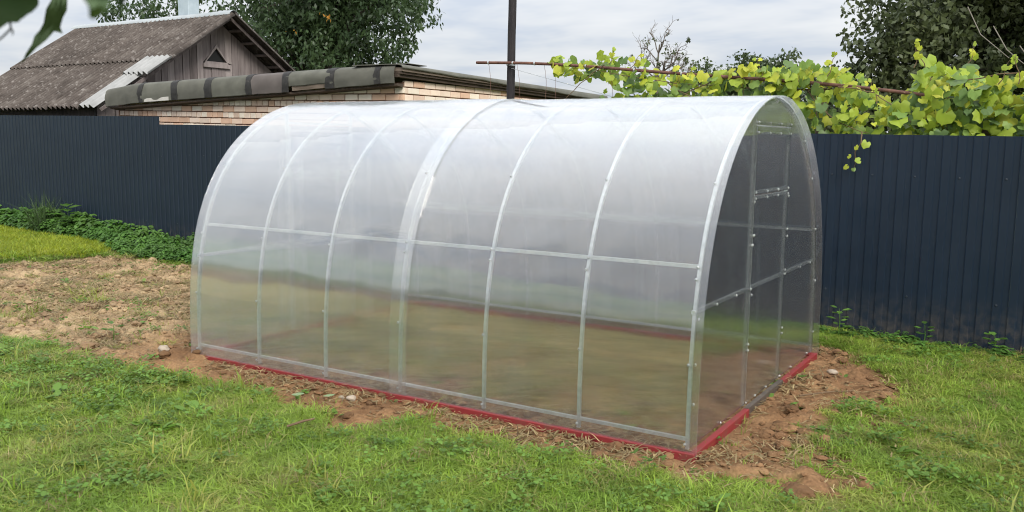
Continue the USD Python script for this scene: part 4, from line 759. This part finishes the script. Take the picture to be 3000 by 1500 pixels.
m_clod = mat("soil_clod", {"g": ("geometry", {}), "oi": ("object_info", {}), "n1": ("noise_texture", {"scale": 3.0, "detail": 6.0, "roughness": .65}), "r1": ("rgb_ramp", {"ramp": [(.3, (.19, .125, .074)), (.5, (.31, .215, .126)), (.7, (.42, .315, .185))]}), "sx": ("separate_xyz", {}), "fx": ("map_range", {"from_min": -5.2, "from_max": -4.2, "to_min": 0.0, "to_max": 1.0, "clamp": True}), "ft": ("mix", {"mix_type": "multiply", "color2": (.62, .50, .43)}), "mr": ("map_range", {"from_min": 0.0, "from_max": 1.0, "to_min": .6, "to_max": 1.12}), "hv": ("hsv", {}), "nb": ("noise_texture", {"scale": 70.0, "detail": 4.0}), "b": ("bump", {"strength": .8, "distance": .01}), "p": ("principled_bsdf", {"roughness": .95, "specular_ior_level": .15})},
    [("g.position", "n1.vector"), ("n1.fac", "r1.fac"), ("oi.random", "mr.value"), ("mr.result", "hv.value"), ("g.position", "sx.vector"), ("sx.x", "fx.value"), ("fx.result", "ft.fac"), ("r1.color", "ft.color1"), ("ft.color", "hv.color"), ("hv.color", "p.base_color"), ("g.position", "nb.vector"), ("nb.fac", "b.height"), ("b.normal", "p.normal")], "p.BSDF")
def clod(rs, sub=1):
    m = trimesh.creation.icosphere(subdivisions=sub, radius=1.0); v = A(m.vertices); o = rs.uniform(0, 50, 3)
    v = v * (.6 + .8 * meshkit.fbm(v * 1.4 + o, 3, 2))[:, None]; return v * A([1, .8, .55]), A(m.faces)
x, y = scatter(44000, -11, 1.3, -.8, 3.5, lambda x, y: soil_keep(x, y) * .9, rg); n = len(x); s = .005 + .019 * rg.random(n) ** 2.2 + .026 * (rg.random(n) < .12) * np.where((x > -5.2) & ((y < .2) | (x > 0)), 1.0, .5)
s = s * np.where(x < -4.2, 1.3, 1.0)
instancer("soil_clods", [clod(rg, 2) for _ in range(6)], [m_clod] * 6, np.stack([x, y, height(x, y) + s * .15], 1), rg.uniform(0, 6.28, n), np.stack([s, s, s * rg.uniform(.6, 1.2, n)], 1), rg.integers(0, 6, n))
# sparse green sprouts on the soil
x, y = scatter(900, -11, 1.3, -.8, 3.4, lambda x, y: cover(x, y) * np.where((x > -4.06) & (x < .06) & (y > -.03) & (y < W), .25, .7), rg); n = len(x); sc = rg.uniform(.5, 1.2, n)
instancer("soil_sprouts", [blades(7, .04, .03, .09, .006, .7, rg) for _ in range(3)] + [rosette(6, .04, .045, rg, .03, .5) for _ in range(2)], [m_grass, m_grass2, m_grass, m_clover, m_clover], np.stack([x, y, height(x, y)], 1), rg.uniform(0, 6.28, n), np.stack([sc] * 3, 1), rg.integers(0, 5, n))
# weeds along the foot of the fence
def weed(rs, h, n, size):
    out = [tube([(0, 0, -.02), (.01, 0, h * .5), (rs.normal(0, .04), rs.normal(0, .04), h)], [.004, .003, .002], 4)]
    for k in range(n):
        t = rs.uniform(.15, 1); b = rs.uniform(0, 6.28); L = size * rs.uniform(.6, 1.2) * (1.15 - .45 * t); c = A([math.cos(b) * L * .3, math.sin(b) * L * .3, h * t]); d = A([math.cos(b), math.sin(b), rs.normal(-.1, .35)]); s = A([-math.sin(b), math.cos(b), rs.normal(0, .25)]) * L * .36
        out.append((A([c, c + d * L * .3 + s * .9 - A([0, 0, .01]), c + d * L * .65 + s * .8, c + d * L + A([0, 0, -L * .2]), c + d * L * .65 - s * .8, c + d * L * .3 - s * .9 - A([0, 0, .01]), c + d * L * .5 + A([0, 0, .012])]), A([[0, 1, 6], [1, 2, 6], [2, 3, 6], [3, 4, 6], [4, 5, 6], [5, 0, 6]])))
    return cat(out)
m_weed = [grassmat("nettle_leaf", (.065, .165, .026), (.105, .22, .04), (.14, .25, .05)), grassmat("weed_leaf", (.085, .20, .032), (.135, .265, .05), (.17, .29, .06))]
wp = [weed(rg, h, n, s) for h, n, s in ((.22, 22, .10), (.30, 28, .11), (.16, 18, .09), (.26, 24, .12), (.12, 14, .08))]
def weed_band(x):
    return np.interp(x, [-19, -15, -13.5, -12, -11, -9.7, -8.5, -4.5, -.6, 0, 4], [.1, .15, .3, .35, .5, .95, .85, .75, .45, .28, .2])
n = 3600; x = np.where(rg.random(n) < .8, rg.uniform(-18, -4.0, n), rg.uniform(-4.0, 3.5, n)); b = weed_band(x); y = fence_y(x) - .06 - b * rg.random(n); hs_ = np.interp(x, [-19, -15, -13, -12, -10, -6, -4, 0, 4], [1.5, 1.5, 1.55, 1.35, .95, .85, .7, .38, .3]) * rg.uniform(.7, 1.3, n) * (.55 + .45 * np.clip((y - fence_y(x) + b) / b, 0, 1))
k = ~((x > -.7) & (rg.random(n) < .35)); x, y, hs_ = x[k], y[k], hs_[k]; n = len(x)
instancer("fence_weeds", wp, [m_weed[0], m_weed[0], m_weed[1], m_weed[0], m_weed[1]], np.stack([x, y, np.full(n, -.02)], 1), rg.uniform(0, 6.28, n), np.stack([np.maximum(hs_, .6)] * 2 + [hs_], 1), rg.integers(0, 5, n))
tuft = obj("grass_tuft", tuple(blades(230, .22, .45, .85, .011, .45, rg)), grassmat("tall_grass", (.06, .11, .035), (.085, .145, .05), (.11, .16, .06)), label="tall tuft of blue green grass against the fence at far left", cat="grass tuft")
UsdGeom.Xformable(tuft).AddTranslateOp().Set(Gf.Vec3d(-13.1, 4.18, 0))
def plant(name, lab, loc, h, n, size, m, seed):
    r_ = np.random.default_rng(seed); t = thing(name, lab, "weed", loc)
    obj("stem", tube([(0, 0, -.03), (.01, 0, h * .5), (.0, .01, h)], [.005, .004, .002], 5), m_weed[0], t)
    for k in range(n):
        z = h * (.35 + .65 * k / max(n - 1, 1)); a = k * 2.4 + r_.normal(0, .3); L = size * r_.uniform(.8, 1.1); d = A([math.cos(a), math.sin(a), .25]); s = A([-math.sin(a), math.cos(a), 0]) * L * .3; c = A([0, 0, z]) + d * .02
        obj("leaf", (A([c, c + d * L * .35 + s, c + d * L * .7 + s * .7, c + d * L - A([0, 0, L * .15]), c + d * L * .7 - s * .7, c + d * L * .35 - s, c + d * L * .5 - A([0, 0, .012])]), A([[0, 1, 6], [1, 2, 6], [2, 3, 6], [3, 4, 6], [4, 5, 6], [5, 0, 6]])), m, t, smooth=True)
plant("leafy_weed", "tall leafy weed beside the grass tuft at the fence", (-12.35, 4.1, 0), .55, 14, .24, m_weed[1], 1)
plant("leafy_weed", "young weed with broad leaves beside the greenhouse far corner", (.05, 3.55, 0), .26, 10, .09, m_weed[1], 2)
plant("leafy_weed", "young weed low against the right part of the fence", (.72, 3.70, 0), .17, 7, .08, m_weed[1], 3)
plant("leafy_weed", "young weed at the fence foot near the right picture edge", (1.25, 3.65, 0), .16, 8, .09, m_weed[1], 6)
plant("leafy_weed", "small seedling on the tilled soil left of the greenhouse", (-5.05, -.02, 0), .12, 5, .09, m_weed[1], 4)
# loose leaves, stones and sticks on the ground
m_fall = leafmat("fallen_leaf", (.20, .30, .14), (.30, .38, .20), .2, 5, .5, .1); m_stone = pmat("pale_stone", (.27, .22, .165), (.36, .30, .235), 12, .9, bump=.4, bscale=40)
for (x, y, L, lab, m) in ((-2.50, -.42, .11, "large pale green leaf lying at the edge of the bare soil", m_fall), (-2.36, -.28, .10, "flat green leaf lying on the soil beside the pale one", m_fall)):
    r_ = np.random.default_rng(int(abs(x) * 100)); o = obj("fallen_leaf", (A([[-L / 2, 0, .0], [-L * .2, L * .3, .01], [L * .25, L * .27, .015], [L / 2, 0, .02], [L * .25, -L * .27, .012], [-L * .2, -L * .3, .008], [0, 0, .006]]), A([[0, 6, 1], [1, 6, 2], [2, 6, 3], [3, 6, 4], [4, 6, 5], [5, 6, 0]])[:, ::-1]), m, label=lab, cat="leaf", smooth=True)
    UsdGeom.Xformable(o).AddTranslateOp().Set(Gf.Vec3d(x, y, float(height(A([x]), A([y]))[0]) + .035))
for (x, y, s, lab) in ((-2.22, -.22, .035, "pale stone on the soil nearest the fallen leaves"), (-2.32, -.2, .022, "small pale stone beside the larger one in front of the red base"), (.27, 2.32, .04, "pale stone on the soil outside the door end"), (-4.35, -.05, .05, "flat pale stone on the soil at the far front corner")):
    v, f = clod(np.random.default_rng(int(s * 1000)), 2); o = obj("stone", (v * s, f), m_stone, label=lab, cat="stone", smooth=True); UsdGeom.Xformable(o).AddTranslateOp().Set(Gf.Vec3d(x, y, float(height(A([x]), A([y]))[0]) + s * .3))
def stick(p, q, r, lab):
    p, q = A(p, float), A(q, float); p[2] += float(height(A([p[0]]), A([p[1]]))[0]); q[2] += float(height(A([q[0]]), A([q[1]]))[0])
    obj("stick", tube([p, (p + q) / 2 + A([.01, .01, .008]), q], [r, r * .9, r * .6], 6), m_stem, label=lab, cat="stick")
stick((.22, 1.55, .02), (.52, 1.80, .02), .006, "thin dry stick lying on the soil beside the door end")
stick((-2.05, -.95, .05), (-1.98, -.80, .07), .008, "short brown stick lying in the lawn")
stick((-.92, -.30, .0), (-.90, -.29, .13), .004, "thin dry stalk standing in front of the red base")
mound = thing("soil_lump", "big dark lump of dug soil in the lawn before the near corner", "soil lump", (.66, -.22, 0))
v, f = clod(np.random.default_rng(9), 3); obj("lump", (v * .07 + A([0, 0, .01]), f), m_clod, mound, smooth=True)

# ------------------------------------------------------------------ leaves hanging near the lens
br = thing("apple_branch", "dark out of focus leaves of a branch hanging close in the top left corner", "branch")
m_near = [leafmat("near_leaf_dark", (.008, .018, .004), (.016, .028, .008), .06, 14, .6, 0, .05), leafmat("near_leaf_curled", (.018, .034, .010), (.055, .085, .04), .12, 16, .55, 0, .12), leafmat("near_leaf_pale", (.10, .165, .08), (.13, .19, .10), .3, 8, .5, 0)]
import shapely.geometry as sg
BX, BY, BZ = A((0.84907, 0.52817, 0.01061)), A((0.07704, -0.10393, -0.99160)), A((-0.85275, 0.50770, 0.12273))   # the branch's own frame: along it, hanging down, across
def near_leaf(name, outline, org, unit, slope, curl, m):
    """leaf blade from its outline (units of "unit" metres in the branch frame), bent across and along, 0.5 mm thick"""
    pg = sg.Polygon(outline).buffer(0); x0, y0, x1, y1 = pg.bounds
    v2, f2 = trimesh.creation.triangulate_polygon(pg.segmentize(80), engine="earcut")
    t = trimesh.Trimesh(np.column_stack([v2, np.zeros(len(v2))]), f2, process=False)
    for _ in range(2): t = t.subdivide()
    uv = A(t.vertices)[:, :2]; q = (uv - A([(x0 + x1) / 2, (y0 + y1) / 2])) / max(x1 - x0, y1 - y0)
    dep = slope[0] * q[:, 0] + slope[1] * q[:, 1] + curl * (q[:, 0] + .35 * q[:, 1]) ** 2 + .004 * np.sin(q[:, 1] * 14)
    P = A(org) + uv[:, :1] * unit * BX + uv[:, 1:] * unit * BY + dep[:, None] * BZ; Q = P + BZ * .0005
    fc = A(t.faces); ed = np.vstack([fc[:, [0, 1]], fc[:, [1, 2]], fc[:, [2, 0]]]); key = {tuple(e) for e in ed}; rim = A([e for e in ed if (e[1], e[0]) not in key]); n = len(P)
    obj(name, (np.vstack([P, Q]), np.vstack([fc, fc[:, ::-1] + n, np.stack([rim[:, 0], rim[:, 0] + n, rim[:, 1]], 1), np.stack([rim[:, 1], rim[:, 0] + n, rim[:, 1] + n], 1)])), m, br, smooth=40)
near_leaf("leaf", [(-900, -300), (-500, -700), (200, -800), (500, -450), (640, -120), (668, 40), (650, 105), (600, 160), (540, 215), (470, 250), (400, 310), (365, 330), (320, 380), (245, 388), (180, 368), (90, 430), (0, 495), (-300, 480), (-700, 200)], (0.99191, -4.10304, 1.78162), 4.0803e-05, (.03, -.05), .05, m_near[0])
near_leaf("leaf", [(1060, -520), (920, -200), (880, 0), (790, 150), (745, 400), (680, 520), (590, 620), (545, 760), (440, 920), (400, 1020), (310, 1120), (400, 1075), (500, 965), (620, 830), (800, 690), (930, 545), (1010, 560), (1085, 590), (1040, 470), (1085, 300), (1150, 180), (1155, 0), (1180, -250)], (0.80550, -4.00088, 1.80889), 5.2649e-05, (.01, .03), .10, m_near[1])
near_leaf("leaf", [(1300, -400), (1440, 0), (1500, 70), (1530, 180), (1540, 290), (1600, 330), (1640, 335), (1760, 260), (1840, 200), (1900, 60), (2000, -200), (1800, -700), (1400, -800)], (1.19904, -4.21654, 1.75132), 2.7641e-05, (.01, .02), .03, m_near[2])
near_leaf("leaf", [(2010, -300), (2005, 40), (2060, 110), (2110, 150), (2140, 60), (2190, -20), (2220, -300)], (1.19904, -4.21654, 1.75132), 2.7641e-05, (.01, .02), .03, m_near[2])
obj("leaf_stalk", tube([(0.99025, -4.10879, 1.75077), (0.99552, -4.10471, 1.75606), (0.99995, -4.10108, 1.76180), (0.99688, -4.09977, 1.76726)], [.0006, .0007, .0009, .0011], 6), m_near[0], br)
obj("leaf_stalk", tube([(0.99995, -4.10108, 1.76180), (1.00131, -4.10053, 1.75992), (1.00111, -4.10105, 1.75731)], [.0009, .0007, .0004], 6), m_near[0], br)
obj("twig", tube([(0.94074, -4.09243, 1.82569), (0.91362, -4.02466, 1.83563), (1.03635, -4.07104, 1.81063), (1.21481, -4.16695, 1.77883)], [.006, .005, .0045, .004], 8), m_bark, br, smooth=60)
